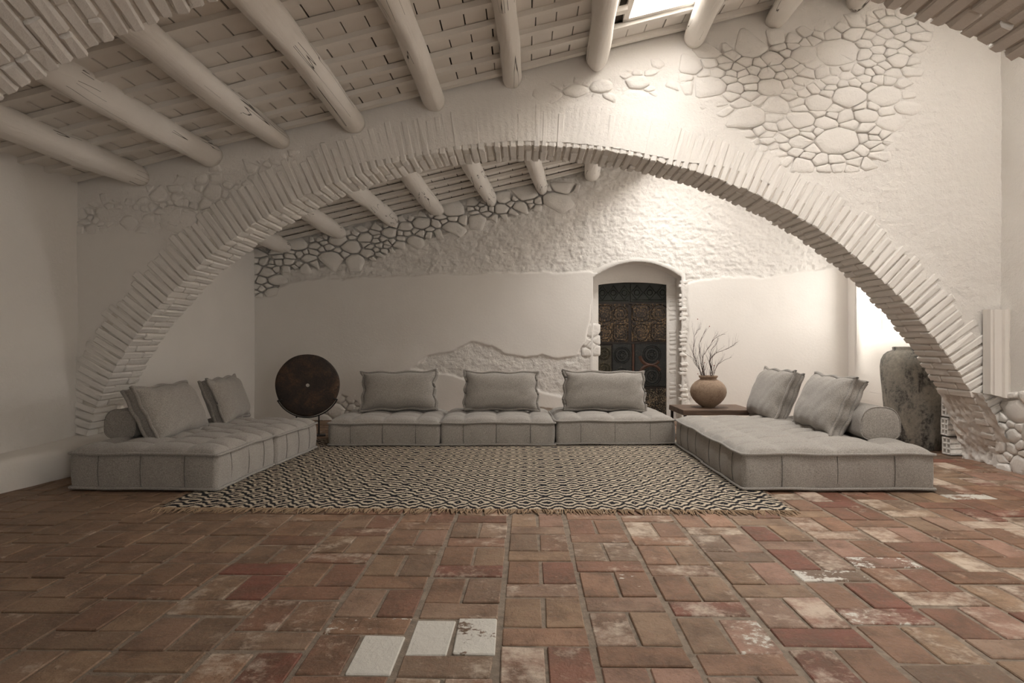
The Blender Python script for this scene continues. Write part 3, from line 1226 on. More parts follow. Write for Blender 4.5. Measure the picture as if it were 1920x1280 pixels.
# dark interior of the hollow bricks comes from their depth; loose stones at the foot of the right wall
FOOT = [(5.55, 0.0), (6.05, 0.0), (6.08, 0.30), (5.95, 0.62), (5.6, 0.66), (5.5, 0.4)]
stones(wall_right, FOOT, lambda a, b: Vector((XR, a, b)), (-1, 0, 0), 0.21, 1.4, 0.005, 0.03, 0.06, 19, dome=0.016)

# moulded casing fragment at the right corner
def build_casing():
    mb = MB()
    x0, x1 = P(1853, 600, 6.0).x, P(1904, 600, 6.0).x
    zt, zb = P(1860, 580, 6.0).z, P(1860, 738, 6.0).z
    prof = [(0.0, 0.10), (0.0, 0.0), (0.012, -0.004), (0.018, 0.014), (0.030, 0.014), (0.036, 0.0), (0.085, -0.012), (0.095, 0.012), (0.115, 0.016), (0.125, 0.0), (0.150, -0.008), (0.165, 0.012), (0.235, 0.02), (0.235, 0.12)]
    k = (x1 - x0) / 0.235
    for z in (zb, zt):
        for (a, b) in prof:
            mb.v.append((x0 + a * k, 5.97 + b, z - (0.06 if z == zb else 0) * a / 0.235))
    n = len(prof)
    for i in range(n - 1):
        mb.f.append((i, i + 1, n + i + 1, n + i))
    mb.f.append(tuple(range(n))[::-1])
    mb.f.append(tuple(range(n, 2 * n)))
    return link('trim_1', mb.mesh('trim_1'), M_BATTEN, None, 'structure')


build_casing()

# ------------------------------------------------------------------ ceilings
SK1 = (0.79, 1.40, 3.40, 5.66)      # skylight of the near bay  x0 x1 y0 y1
SK2 = (1.66, 2.40, 7.35, 8.75)
SK_ADDED_RIGHT = (2.90, 3.60, 3.30, 4.60)      # unseen roof window added beside the right wall to brighten that side
SK_ADDED_NEAR = (1.50, 2.30, 0.25, 1.55)  # unseen roof opening added as a light source for the nearest bay


def deck(name, plane, x0, x1, y0, y1, holes, up=0.03, th=0.14):
    mb = MB()
    cuts = sorted({y0, y1} | {v for h in holes for v in h[2:]})
    rects = []
    for c, d in zip(cuts[:-1], cuts[1:]):
        hs = sorted(h for h in holes if h[2] <= c + 1e-6 and h[3] >= d - 1e-6)
        a = x0
        for h in hs:
            rects.append((a, h[0], c, d))
            a = h[1]
        rects.append((a, x1, c, d))
    for (a, b, c, d) in rects:
        q = [(a, c), (b, c), (b, d), (a, d)]
        mb.add([(x, y, plane(x, y) + up) for x, y in q] + [(x, y, plane(x, y) + up + th) for x, y in q],
               [(0, 3, 2, 1), (4, 5, 6, 7), (0, 1, 5, 4), (1, 2, 6, 5), (2, 3, 7, 6), (3, 0, 4, 7)])
    return mb


ceiling = link('ceiling', deck('ceiling', roof1, XL - .3, XR + .4, YR - .2, Y2 + 0.15, [SK1, SK_ADDED_NEAR, SK_ADDED_RIGHT]).mesh('ceiling'), M_GAP, None, 'structure')
link('far_roof_deck', deck('d', roof2, XLB - .4, XRB + .6, Y2 - .1, YB + .3, [SK2]).mesh('far_roof_deck'), M_GAP, ceiling)


def skylight(name, plane, h, inner=True):
    x0, x1, y0, y1 = h
    mb = MB()
    fw = 0.045
    zz = lambda x, y, o: plane(x, y) + o
    for (a, b, c, d) in ((x0, x0 + fw, y0, y1), (x1 - fw, x1, y0, y1), (x0, x1, y0, y0 + fw), (x0, x1, y1 - fw, y1)):
        q = [(a, c), (b, c), (b, d), (a, d)]
        mb.add([(x, y, zz(x, y, -0.012)) for x, y in q] + [(x, y, zz(x, y, 0.19)) for x, y in q],
               [(0, 3, 2, 1), (4, 5, 6, 7), (0, 1, 5, 4), (1, 2, 6, 5), (2, 3, 7, 6), (3, 0, 4, 7)])
    o = link(name, mb.mesh(name), M_BATTEN, None, 'structure')
    q = [(x0 + fw, y0 + fw), (x1 - fw, y0 + fw), (x1 - fw, y1 - fw), (x0 + fw, y1 - fw)]
    pm = MB().add([(x, y, zz(x, y, 0.14)) for x, y in q] + [(x, y, zz(x, y, 0.146)) for x, y in q],
                  [(0, 3, 2, 1), (4, 5, 6, 7), (0, 1, 5, 4), (1, 2, 6, 5), (2, 3, 7, 6), (3, 0, 4, 7)])
    link('pane', pm.mesh('pane'), M_GLASS, o)
    return o


skylight('window_1', roof1, SK1)
skylight('window_3', roof2, SK2)
skylight('added_window_near', roof1, SK_ADDED_NEAR)  # added, unseen; frames the near fill lamp
skylight('added_window_right', roof1, SK_ADDED_RIGHT)  # added, unseen; frames the right-hand fill lamp


def log_beam(p0, p1, r0, r1, seed):
    """slightly crooked peeled log"""
    rnd = random.Random(seed)
    p0, p1 = Vector(p0), Vector(p1)
    n, m = 24, 30
    mb = MB()
    ph = rnd.uniform(0, 6)
    for i in range(m + 1):
        q = i / m
        c = p0.lerp(p1, q) + Vector((0.022 * math.sin(q * 4.4 + ph), 0, 0.012 * math.sin(q * 5.3 + ph * 2)))
        r = r0 + (r1 - r0) * q
        r *= 1 + 0.05 * math.sin(q * 9 + ph) + 0.03 * math.sin(q * 23 + ph * 3)
        if i == m:
            r *= 0.86
        for k in range(n):
            a = 2 * math.pi * k / n
            rr = r * (1 + 0.05 * math.sin(3 * a + ph + q * 2.5) + 0.04 * float(fbm(q * 6 + seed, a * 1.2, 2, seed) - .5))
            f1 = max(0.0, math.cos(a + 2.3 - 0.5 * math.sin(ph + q * 2)) - 0.70)
            f2 = max(0.0, math.cos(a + 0.8 - 0.4 * math.sin(2 * ph + q * 3)) - 0.74)
            rr *= 1 - 0.42 * f1 - 0.40 * f2 * (0.4 + 0.6 * math.sin(q * 5 + ph) ** 2)
            mb.v.append((c.x + rr * math.cos(a), c.y, c.z + rr * math.sin(a)))
    for i in range(m):
        for k in range(n):
            mb.f.append((i * n + k, i * n + (k + 1) % n, (i + 1) * n + (k + 1) % n, (i + 1) * n + k))
    mb.f.append(tuple(m * n + k for k in range(n)))
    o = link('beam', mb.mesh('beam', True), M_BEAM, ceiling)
    return o


B1 = [((262, 332), .105), ((392, 292), .100), ((528, 264), .095), ((668, 230), .095), ((818, 190), .088), ((961, 150), .080), ((1115, 118), .092), ((1303, 75), .092), ((1458, 38), .09), ((1606, 6), .09), ((1745, -30), .09)]
B1_END = []
for k, ((u, v), r) in enumerate(B1):
    e = P(u, v, Y2 - 0.02)
    B1_END.append(e)
    s = e - Vector((0.044, 1, -0.012)) * (Y2 - Y1 - T1 + 0.1)
    log_beam(s, e + Vector((0.002, 0.05, 0)), r * 1.22, r, 100 + k)
B2 = [((535, 462), .11), ((638, 436), .11), ((731, 414), .105), ((822, 394), .105), ((919, 374), .105), ((1014, 352), .10), ((1113, 328), .10), ((1214, 303), .10), ((1318, 278), .10), ((1420, 252), .10), ((1525, 226), .1)]
for k, ((u, v), r) in enumerate(B2):
    e = P(u, v, YB - 0.02)
    s = e - Vector((0.098, 1, -0.077)) * (YB - Y2 - T2 + 0.05)
    log_beam(s, e + Vector((0.005, 0.05, 0)), r * 1.12, r, 200 + k)

# battens across the beams and thin bricks laid on them
BAT_Y = [Y2 - 0.07 - 0.315 * k for k in range(11)]


def batten(y, plane, x0, x1, drop, hw=0.034, h=0.042, skip=None):
    segs, a0 = [], x0
    for h_ in sorted(skip):
        if h_[2] - 0.03 < y < h_[3] + 0.03:
            segs.append((a0, h_[0]))
            a0 = h_[1]
    segs.append((a0, x1))
    for a, b in segs:
        n = max(2, int((b - a) / 0.35))
        mb = MB()
        for i in range(n + 1):
            x = a + (b - a) * i / n
            yy = y + 0.006 * math.sin(x * 2.1 + y * 9)
            zz = plane(x, yy) + drop + 0.004 * math.sin(x * 3.7 + y * 5)
            for (dy, dz) in ((-hw, 0), (hw, 0), (hw, -h), (-hw, -h)):
                mb.v.append((x, yy + dy, zz + dz))
        for i in range(n):
            for k in range(4):
                mb.f.append((i * 4 + k, i * 4 + (k + 1) % 4, i * 4 + 4 + (k + 1) % 4, i * 4 + 4 + k))
        mb.f.append((3, 2, 1, 0))
        mb.f.append((n * 4, n * 4 + 1, n * 4 + 2, n * 4 + 3))
        link('batten', mb.mesh('batten'), M_BATTEN, ceiling)


for y in BAT_Y:
    batten(y, roof1, XL, XR, 0.0, skip=[SK1, SK_ADDED_RIGHT])
BAT2 = [YB - 0.08 - 0.27 * k for k in range(12)]
for y in BAT2:
    batten(y, roof2, XLB, XRB, 0.0, skip=[SK2])

# ceiling tiles
tiles = []
rnd = random.Random(3)
for a, b in zip(BAT_Y[:-1], BAT_Y[1:]):
    x = XL + 0.02 + rnd.uniform(-0.07, 0)
    while x < XR:
        wd = 0.158 + rnd.uniform(-0.006, 0.006)
        cx, cy = x + wd / 2, (a + b) / 2
        if not any(q[0] - 0.02 < cx < q[1] + 0.02 and q[2] - 0.14 < cy < q[3] + 0.10 for q in (SK1, SK_ADDED_RIGHT)):
            tiles.append((cx, cy, wd, abs(a - b) - 0.01, rnd.uniform(-0.004, 0.004), rnd.uniform(-0.01, 0.01)))
        x += wd + rnd.choice((0.003, 0.004, 0.007))
CT = []
for k in range(6):
    vs, fs = chamfer_box(1.0, 1.0, 0.022, 0.004, 0.0)
    me = mesh_from('ceiling_tile', vs, fs)
    me.materials.append(M_TILEC)
    CT.append(me)


def ct_matrix(t, plane, slope, drop=0.012):
    cx, cy, wd, dp, dz, rz = t
    return Matrix.Translation((cx, cy, plane(cx, cy) + drop + dz)) @ Matrix.Rotation(-math.atan(slope), 4, 'Y') @ Matrix.Rotation(rz, 4, 'Z') @ Matrix.Diagonal((wd, dp, 1, 1))


def in_view(t, plane):
    q = proj((t[0], t[1], plane(t[0], t[1])))
    return q is not None and -120 < q[0] < 2000 and -60 < q[1] < 1280


vis = sorted([t for t in tiles if in_view(t, roof1)], key=lambda t: t[1])
sel = set(id(t) for t in vis[:298])
rest = MB()
for t in tiles:
    m4 = ct_matrix(t, roof1, 0.243)
    me = random.choice(CT)
    if id(t) in sel:
        o = link('ceiling_tile', me, None, ceiling)
        o.matrix_world = m4
    else:
        rest.add([m4 @ v.co for v in me.vertices], [tuple(p.vertices) for p in me.polygons])
for a, b in zip(BAT2[:-1], BAT2[1:]):
    x = XLB
    while x < XRB:
        wd = 0.158 + rnd.uniform(-0.006, 0.006)
        cx, cy = x + wd / 2, (a + b) / 2
        if not (SK2[0] - 0.02 < cx < SK2[1] + 0.02 and SK2[2] - 0.14 < cy < SK2[3] + 0.10):
            m4 = ct_matrix((cx, cy, wd, abs(a - b) - 0.01, rnd.uniform(-0.003, 0.003), 0), roof2, 0.228)
            me = random.choice(CT)
            rest.add([m4 @ v.co for v in me.vertices], [tuple(p.vertices) for p in me.polygons])
        x += wd + 0.005
link('ceiling_tile', rest.mesh('ceiling_tile'), M_TILEC, ceiling, 'stuff')

# ------------------------------------------------------------------ floor
floor = link('floor', MB().box(XL - .3, XRB + .6, YR - .2, YB + .8, -0.2, -0.0055).mesh('floor'), M_GROUT, None, 'structure')
COLX = 0.341
X_A = -0.0985
tl = []
rnd = random.Random(9)
PH = {1: 2.515, 0: 2.76, -1: 2.605, 2: 2.36}
PER = 0.486
for c in range(-12, 14):
    x0 = X_A + (c - 1) * COLX
    if x0 > XRB or x0 + COLX < XL:
        continue
    ph = PH.get(c, 2.5 + (0.25 if c % 2 else 0.0) + rnd.uniform(-0.06, 0.06))
    k0 = int((1.2 - ph) / PER) - 1
    y = ph + k0 * PER
    while y < YB:
        j = 0.015 if c >= -1 else 0.008
        yy = y + rnd.uniform(-0.004, 0.004)
        tl.append([x0 + COLX / 2, yy + 0.075, COLX - j - rnd.uniform(0.002, 0.022), 0.150])
        wd = (COLX - 2 * j) / 2
        for s in (0, 1):
            dd = rnd.uniform(-0.010, 0.008)
            tl.append([x0 + j / 2 + wd / 2 + s * (wd + j * .7) + 0.004, yy + 0.163 + 0.150 + dd / 2, wd - rnd.uniform(0, 0.008), 0.303 + dd])
        y += PER
tl = [t for t in tl if t[1] > 1.5 and XL < t[0] < XRB + 0.1]
BASES = [(0.30, 0.185, 0.118), (0.29, 0.172, 0.112), (0.27, 0.135, 0.075), (0.25, 0.130, 0.075), (0.30, 0.155, 0.090), (0.235, 0.105, 0.062), (0.31, 0.185, 0.105), (0.215, 0.078, 0.048), (0.33, 0.175, 0.115), (0.19, 0.12, 0.075), (0.28, 0.17, 0.10)]
WHITE = [((725, 1232), 1.0), ((825, 1188), 1.0), ((908, 1190), 0.72), ((700, 1173), 0.42), ((1455, 1215), 0.35), ((1700, 1062), 0.5), ((1765, 928), 0.6), ((1560, 1078), 0.45), ((1170, 1090), 0.28), ((1600, 1165), 0.35)]  # worn white tiles; one at the right paints in a daylight glint
whites = {}
for (u, v), amt in WHITE:
    p = FL(u, v)
    i = min(range(len(tl)), key=lambda k: max(abs(tl[k][0] - p.x) / tl[k][2], abs(tl[k][1] - p.y) / tl[k][3]))
    whites[i] = amt
REDS = [(880, 1068), (1500, 1045), (1440, 1000), (1535, 935), (1590, 935), (1740, 1160), (1530, 1185), (480, 1080), (425, 1070), (560, 1230), (1560, 950)]
reds = set()
for (u, v) in REDS:
    p = FL(u, v)
    reds.add(min(range(len(tl)), key=lambda k: max(abs(tl[k][0] - p.x) / tl[k][2], abs(tl[k][1] - p.y) / tl[k][3])))


def in_rug(t):
    return -2.3 < t[0] < 1.6 and t[1] > 4.75


order = sorted([i for i, t in enumerate(tl) if not in_rug(t) and (lambda q: q is not None and -40 < q[0] < 1960 and q[1] < 1330)(proj((t[0], t[1], 0)))], key=lambda i: tl[i][1])
singles = set(order[:299])


def tile_geo(t, i):
    jit = 0.0035
    vs, fs = chamfer_box(t[2], t[3], 0.03, 0.004, 0.0)
    out = []
    rr = random.Random(i)
    cj = {(sx, sy): (rr.uniform(-jit, jit), rr.uniform(-jit, jit), rr.uniform(-0.0025, 0.0025)) for sx in (-1, 1) for sy in (-1, 1)}
    lift = rr.uniform(-0.002, 0.003)
    for v in vs:
        a = cj[(1 if v[0] > 0 else -1, 1 if v[1] > 0 else -1)]
        out.append((v[0] + a[0], v[1] + a[1], v[2] - 0.015 + (a[2] + lift if v[2] > -0.001 else 0)))
    return out, fs


def tile_cols(t, i):
    rr = random.Random(i * 7 + 1)
    b = rr.choice(BASES)
    k = rr.uniform(0.86, 1.14)
    q = min(1, max(0, (t[0] + 3.0) / 4.0))      # browner clay towards the left wall
    b = (b[0], b[1] * 1.10, b[2] * 1.22)
    b = tuple(k * (bb * q + lb * (1 - q)) for bb, lb in zip(b, (0.235, 0.150, 0.092)))
    if i in reds:
        b = (0.20, 0.076, 0.052)
    wh = whites.get(i, 0.0)
    sc = (rr.random() ** 2.5) * (0.25 + 0.75 * q)
    return b, (wh, sc, rr.random())


loose = MB()
lt, lw = [], []
for i, t in enumerate(tl):
    vs, fs = tile_geo(t, i)
    b, wv = tile_cols(t, i)
    if i in singles:
        me = mesh_from('floor_tile', vs, fs)
        a = me.attributes.new('tint', 'FLOAT_COLOR', 'POINT')
        a.data.foreach_set('color', np.tile(np.array([*b, 1.0], np.float32), len(vs)))
        a = me.attributes.new('wear', 'FLOAT_COLOR', 'POINT')
        a.data.foreach_set('color', np.tile(np.array([*wv, 1.0], np.float32), len(vs)))
        o = link('floor_tile', me, M_FLOOR, floor)
        o.location = (t[0], t[1], 0)
    else:
        loose.add([(v[0] + t[0], v[1] + t[1], v[2]) for v in vs], fs)
        lt += [(*b, 1.0)] * len(vs)
        lw += [(*wv, 1.0)] * len(vs)
me = loose.mesh('floor_tile')
a = me.attributes.new('tint', 'FLOAT_COLOR', 'POINT')
a.data.foreach_set('color', np.array(lt, np.float32).ravel())
a = me.attributes.new('wear', 'FLOAT_COLOR', 'POINT')
a.data.foreach_set('color', np.array(lw, np.float32).ravel())
link('floor_tile', me, M_FLOOR, floor, 'stuff')

# ------------------------------------------------------------------ rug
RX0, RX1, RY0, RY1 = -2.43, 1.745, 4.52, 7.75


def build_rug():
    W, D = RX1 - RX0, RY1 - RY0
    nx, ny = 120, 90
    mb = MB()
    for top in (1, 0):
        for j in range(ny + 1):
            for i in range(nx + 1):
                x, y = -W / 2 + W * i / nx, D * j / ny
                ex = 0.012 * float(vnoise(y * 3.0, 0.3, 4) - .5) * (1 if i in (0, nx) else 0)
                ey = 0.02 * float(vnoise(x * 2.2, 0.7, 6) - .5) * (1 if j == 0 else 0)
                zz = 0.009 if top else 0.001
                if top and (i in (0, nx) or j in (0, ny)):
                    zz = 0.005
                elif top:
                    zz += 0.0015 * float(vnoise(x * 3, y * 3, 2))
                mb.v.append((x + ex, y + ey, zz))
    n1 = (nx + 1) * (ny + 1)
    for j in range(ny):
        for i in range(nx):
            a = j * (nx + 1) + i
            mb.f.append((a, a + 1, a + nx + 2, a + nx + 1))
    edge = [i for i in range(nx + 1)] + [(j + 1) * (nx + 1) - 1 for j in range(1, ny + 1)] + [ny * (nx + 1) + i for i in range(nx - 1, -1, -1)] + [j * (nx + 1) for j in range(ny - 1, 0, -1)]
    for a, b in zip(edge, edge[1:] + edge[:1]):
        mb.f.append((a, a + n1, b + n1, b))
    root = thing('flatweave_rug', 'large black and cream zigzag flatweave rug on the terracotta floor between the sofas', 'rug', ((RX0 + RX1) / 2, RY0, 0.0))
    link('weave', mb.mesh('weave', True), M_RUG, root)
    fr = MB()
    rr = random.Random(2)
    x = -W / 2
    while x < W / 2:
        L = rr.uniform(0.07, 0.14)
        dx = rr.uniform(-0.035, 0.035)
        y0 = 0.004
        pts = [(x, y0, 0.006), (x + dx * .4, y0 - L * .5, 0.009), (x + dx, y0 - L, 0.004)]
        fr.tube(pts, [0.004, 0.005, 0.002], 5)
        x += rr.uniform(0.007, 0.013)
    for yb in range(150):       # short fray along the left edge corner
        pass
    link('fringe', fr.mesh('fringe'), M_FRINGE, root, 'stuff')


build_rug()


# ------------------------------------------------------------------ floor sofa modules
def rounded_rect(w, d, r, step=0.022):
    pts = []
    for (cx, cy, a0) in ((w / 2 - r, -d / 2 + r, -90), (w / 2 - r, d / 2 - r, 0), (-w / 2 + r, d / 2 - r, 90), (-w / 2 + r, -d / 2 + r, 180)):
        for k in range(6):
            a = math.radians(a0 + 90 * k / 5)
            pts.append((cx + r * math.cos(a), cy + r * math.sin(a)))
    out = []
    for a, b in zip(pts, pts[1:] + pts[:1]):
        n = max(1, int(math.dist(a, b) / step))
        out += [(a[0] + (b[0] - a[0]) * k / n, a[1] + (b[1] - a[1]) * k / n) for k in range(n)]
    return out


def module(label, cx, cy, rot, w, d, h, z0, seed, nx=4, ny=4, dome=0.064):
    rnd = random.Random(seed)
    root = thing('sofa_module', label, 'sofa', (cx, cy, z0), rot, 'low sofa modules around the rug')
    loop = rounded_rect(w, d, 0.03)
    n = len(loop)
    fx = [-w / 2 + w * f for f in (0.20, 0.49, 0.79)]
    fy = [-d / 2 + d * f for f in (0.21, 0.50, 0.78)]
    ph = rnd.uniform(0, 6)

    def wav(x, y, amp):
        return amp * (math.sin(x * 7.5 + ph) * 0.55 + math.sin(y * 8.3 + ph * 1.7) * 0.55 + math.sin((x - y) * 15 + ph) * 0.25)
    # side panels
    mb = MB()
    zs = [0.012, 0.03, 0.10, 0.18, h - 0.05, h - 0.006]
    for iz, z in enumerate(zs):
        q = z / h
        for (x, y) in loop:
            on_front = abs(abs(y) - d / 2) < 0.02
            dist = min([abs(x - f) for f in fx]) if on_front else min([abs(y - f) for f in fy])
            seam = max(0, 1 - dist / 0.014)
            bul = 0.012 * math.sin(math.pi * q) - 0.004 * seam + 0.004 * math.sin(x * 21 + y * 17 + ph + q * 2)
            L = math.hypot(x / w, y / d)
            nx_, ny_ = (0, math.copysign(1, y)) if on_front else (math.copysign(1, x), 0)
            zz = z + (wav(x, y, 0.007) if iz >= 4 else (wav(x, y, 0.004) if iz <= 1 else 0))
            mb.v.append((x + nx_ * bul, y + ny_ * bul, zz))
    m = len(zs)
    for iz in range(m - 1):
        for k in range(n):
            mb.f.append((iz * n + k, iz * n + (k + 1) % n, (iz + 1) * n + (k + 1) % n, (iz + 1) * n + k))
    mb.f.append(tuple(range(n))[::-1])
    base = link('base', mb.mesh('base', True), M_FAB, root)
    # stitched seams of the side panels
    for f in fx:
        for sy in (-1,):
            sm = MB()
            sm.tube([(f, sy * (d / 2 + 0.004 + 0.0115 * math.sin(math.pi * q)), 0.03 + (h - 0.05) * q) for q in (0, .25, .5, .75, 1)], 0.0022, 5)
            link('seam', sm.mesh('seam', True), M_SEAM, base)
    for f in fy:
        for sx in (-1, 1):
            sm = MB()
            sm.tube([(sx * (w / 2 + 0.004 + 0.0115 * math.sin(math.pi * q)), f, 0.03 + (h - 0.05) * q) for q in (0, .25, .5, .75, 1)], 0.0022, 5)
            link('seam', sm.mesh('seam', True), M_SEAM, base)
    # tufted top
    NX, NY_ = 72, 72
    tp = MB()
    gx = [-w / 2] + fx + [w / 2]
    gy = [-d / 2] + fy + [d / 2]

    def cell(v, g):
        for a, b in zip(g[:-1], g[1:]):
            if v <= b + 1e-9:
                return 2 * (v - a) / (b - a) - 1, a <= g[0] + 1e-9, b >= g[-1] - 1e-9
        return 1, False, True
    for j in range(NY_ + 1):
        for i in range(NX + 1):
            a, b = -1 + 2 * i / NX, -1 + 2 * j / NY_
            x, y = a * (w / 2 + 0.002), b * (d / 2 + 0.002)
            ca, fa, la = cell(x, gx)
            cb, fb, lb = cell(y, gy)
            if fa and ca < 0:
                ca = ca * 0.35
            if la and ca > 0:
                ca = ca * 0.35
            if fb and cb < 0:
                cb = cb * 0.35
            if lb and cb > 0:
                cb = cb * 0.35
            pil = (max(0, 1 - abs(ca) ** 2.2) * max(0, 1 - abs(cb) ** 2.2)) ** 0.42
            edge = (max(0, 1 - abs(a) ** 9) * max(0, 1 - abs(b) ** 9)) ** 0.5
            z = h - 0.008 + edge * (dome * 0.40 + dome * 0.72 * pil) + wav(x, y, 0.007) * (1 - edge)
            z += edge * 0.006 * float(fbm(x * 9 + seed, y * 9, 2, seed) - .5)
            tp.v.append((x, y, z))
    for j in range(NY_):
        for i in range(NX):
            q = j * (NX + 1) + i
            tp.f.append((q, q + 1, q + NX + 2, q + NX + 1))
    link('seat', tp.mesh('seat', True), M_FAB, root)
    for (zz, off, rad, amp) in ((h - 0.006, 0.013, 0.0105, 0.007), (0.014, 0.012, 0.0105, 0.004)):
        pm = MB()
        lp = []
        for (x, y) in loop:
            s = 1 + off * 2 / max(w, d)
            lp.append((x * s, y * s, zz + wav(x, y, amp)))
        pm.tube(lp, rad, 7, closed=True)
        link('piping', pm.mesh('piping', True), M_PIPE, root)
    return root


R1 = math.radians
ZR = 0.011
module('grey tufted sofa module at the front of the left row, under the bolster', -2.785, 5.555, R1(-1.8), 1.10, 1.06, 0.272, ZR, 1)
module('grey tufted sofa module at the back of the left row, before the disc', -2.725, 6.585, R1(-3.0), 1.12, 0.99, 0.262, ZR, 2)
module('grey tufted sofa module at the left end of the middle row', -1.485, 7.745, R1(1.0), 1.15, 1.08, 0.243, ZR, 3)
module('grey tufted sofa module in the centre of the middle row', -0.305, 7.785, R1(1.6), 1.185, 1.08, 0.248, ZR, 4)
module('grey tufted sofa module of the middle row, before the dark door', 0.935, 7.86, R1(2.2), 1.24, 1.08, 0.255, ZR, 5)
module('grey tufted sofa module at the front of the right row, under the bolster', 2.285, 5.675, R1(0.6), 1.39, 1.13, 0.272, ZR, 6)
module('grey tufted sofa module at the back of the right row, before the table', 2.295, 6.80, R1(0.3), 1.40, 1.08, 0.268, ZR, 7)


# ------------------------------------------------------------------ cushions and bolsters
def cushion(label, group, base, rotz, lean, w, h, t, seed, roll=0.0):
    """stands on its lower long edge; local +y is the front"""
    rnd = random.Random(seed)
    root = thing('cushion', label, 'cushion', base, 0, group)
    root.rotation_euler = Matrix.Rotation(rotz, 3, 'Z').to_euler()
    M = (Matrix.Rotation(lean, 4, 'X') @ Matrix.Rotation(roll, 4, 'Y'))
    nu, nv = 44, 28
    ph = [rnd.uniform(0, 6) for _ in range(6)]

    def outline(a, b):
        x = a * w / 2 * (1 - 0.035 * (1 - b * b) * abs(a) - 0.02 * math.sin(b * 3 + ph[0]) * abs(a))
        z = h / 2 + b * h / 2 * (1 - 0.05 * (1 - a * a) * abs(b))
        x += 0.010 * math.sin(b * 9 + ph[1]) * abs(a) ** 6
        z += 0.008 * math.sin(a * 8 + ph[2]) * abs(b) ** 6
        c = (abs(a) * abs(b)) ** 10
        return x + math.copysign(0.012 * c, a), z + math.copysign(0.012 * c, b)

    def bulge(a, b):
        p = (max(0, 1 - a ** 4) * max(0, 1 - b ** 4)) ** 0.55
        wr = 0.006 * math.sin(a * 17 + b * 9 + ph[3]) * (abs(a) ** 2 + abs(b) ** 3) * 0.7 * (1 - max(abs(a), abs(b)) ** 8)
        wr += 0.010 * float(fbm(a * 3 + seed, b * 3, 2, seed) - .5) * p
        return t * 0.20 + t * 0.56 * p + wr
    mb = MB()
    for side in (1, -1):
        for j in range(nv + 1):
            for i in range(nu + 1):
                a, b = -1 + 2 * i / nu, -1 + 2 * j / nv
                a, b = math.sin(a * math.pi / 2 * 0.82) / math.sin(math.pi / 2 * 0.82), math.sin(b * math.pi / 2 * 0.82) / math.sin(math.pi / 2 * 0.82)
                x, z = outline(a, b)
                mb.v.append(M @ Vector((x, side * bulge(a, b) * (1 if side > 0 else 0.75), z)))
    n1 = (nu + 1) * (nv + 1)
    for s in (0, 1):
        for j in range(nv):
            for i in range(nu):
                q = s * n1 + j * (nu + 1) + i
                f = (q, q + 1, q + nu + 2, q + nu + 1)
                mb.f.append(f[::-1] if s == 0 else f)
    edge = [i for i in range(nu + 1)] + [(j + 1) * (nu + 1) - 1 for j in range(1, nv + 1)] + [nv * (nu + 1) + i for i in range(nu - 1, -1, -1)] + [j * (nu + 1) for j in range(nv - 1, 0, -1)]
    for a, b in zip(edge, edge[1:] + edge[:1]):
        mb.f.append((a, b, b + n1, a + n1))
    link('cover', mb.mesh('cover', True), M_FAB, root)
    for s, off in ((0, 1), (1, -1)):
        pts = []
        for k, e in enumerate(edge):
            p = M.inverted() @ Vector(mb.v[s * n1 + e])
            c = Vector((p.x, 0, p.z - h / 2))
            c.normalize()
            p = p + c * 0.010 + Vector((0, off * (0.004 + 0.004 * math.sin(k * 0.45 + ph[4 + s])), 0))
            pts.append(M @ p)
        pm = MB()
        pm.tube(pts, 0.0145, 8, closed=True)
        link('piping', pm.mesh('piping', True), M_PIPE, root)
    return root


GC = 'cushions on the sofa modules'
ZS = 0.335
# middle row: front faces the viewer (-y)
cushion('light grey piped back cushion on the left module of the middle row', GC, (-1.435, 7.86, ZS - 0.01), math.pi + R1(1.5), R1(14), 0.82, 0.425, 0.20, 21, 0.02)
cushion('light grey piped back cushion on the centre module of the middle row', GC, (-0.275, 7.89, ZS - 0.01), math.pi + R1(1), R1(12), 0.82, 0.42, 0.20, 22)
cushion('light grey piped back cushion before the dark door at the right of the middle row', GC, (0.895, 7.88, ZS - 0.008), math.pi + R1(1), R1(12), 0.90, 0.425, 0.20, 23, -0.01)
# left row: front faces +x
cushion('light grey piped cushion leaning on the bolster at the front of the left row', GC, (-2.93, 5.84, ZS - 0.035), -math.pi / 2 + R1(2), R1(26), 0.92, 0.45, 0.20, 24)
cushion('light grey piped cushion at the back of the left row, near the disc', GC, (-2.96, 6.98, ZS - 0.035), -math.pi / 2 + R1(9), R1(20), 0.94, 0.44, 0.19, 25)
# right row: front faces -x
cushion('light grey piped cushion leaning on the bolster at the front of the right row', GC, (2.56, 6.17, ZS - 0.02), math.pi / 2 + R1(-3), R1(24), 0.90, 0.50, 0.21, 26)
cushion('light grey piped cushion at the back of the right row, beside the table and vase', GC, (2.50, 7.30, ZS - 0.045), math.pi / 2 + R1(0), R1(22), 0.84, 0.53, 0.21, 27)


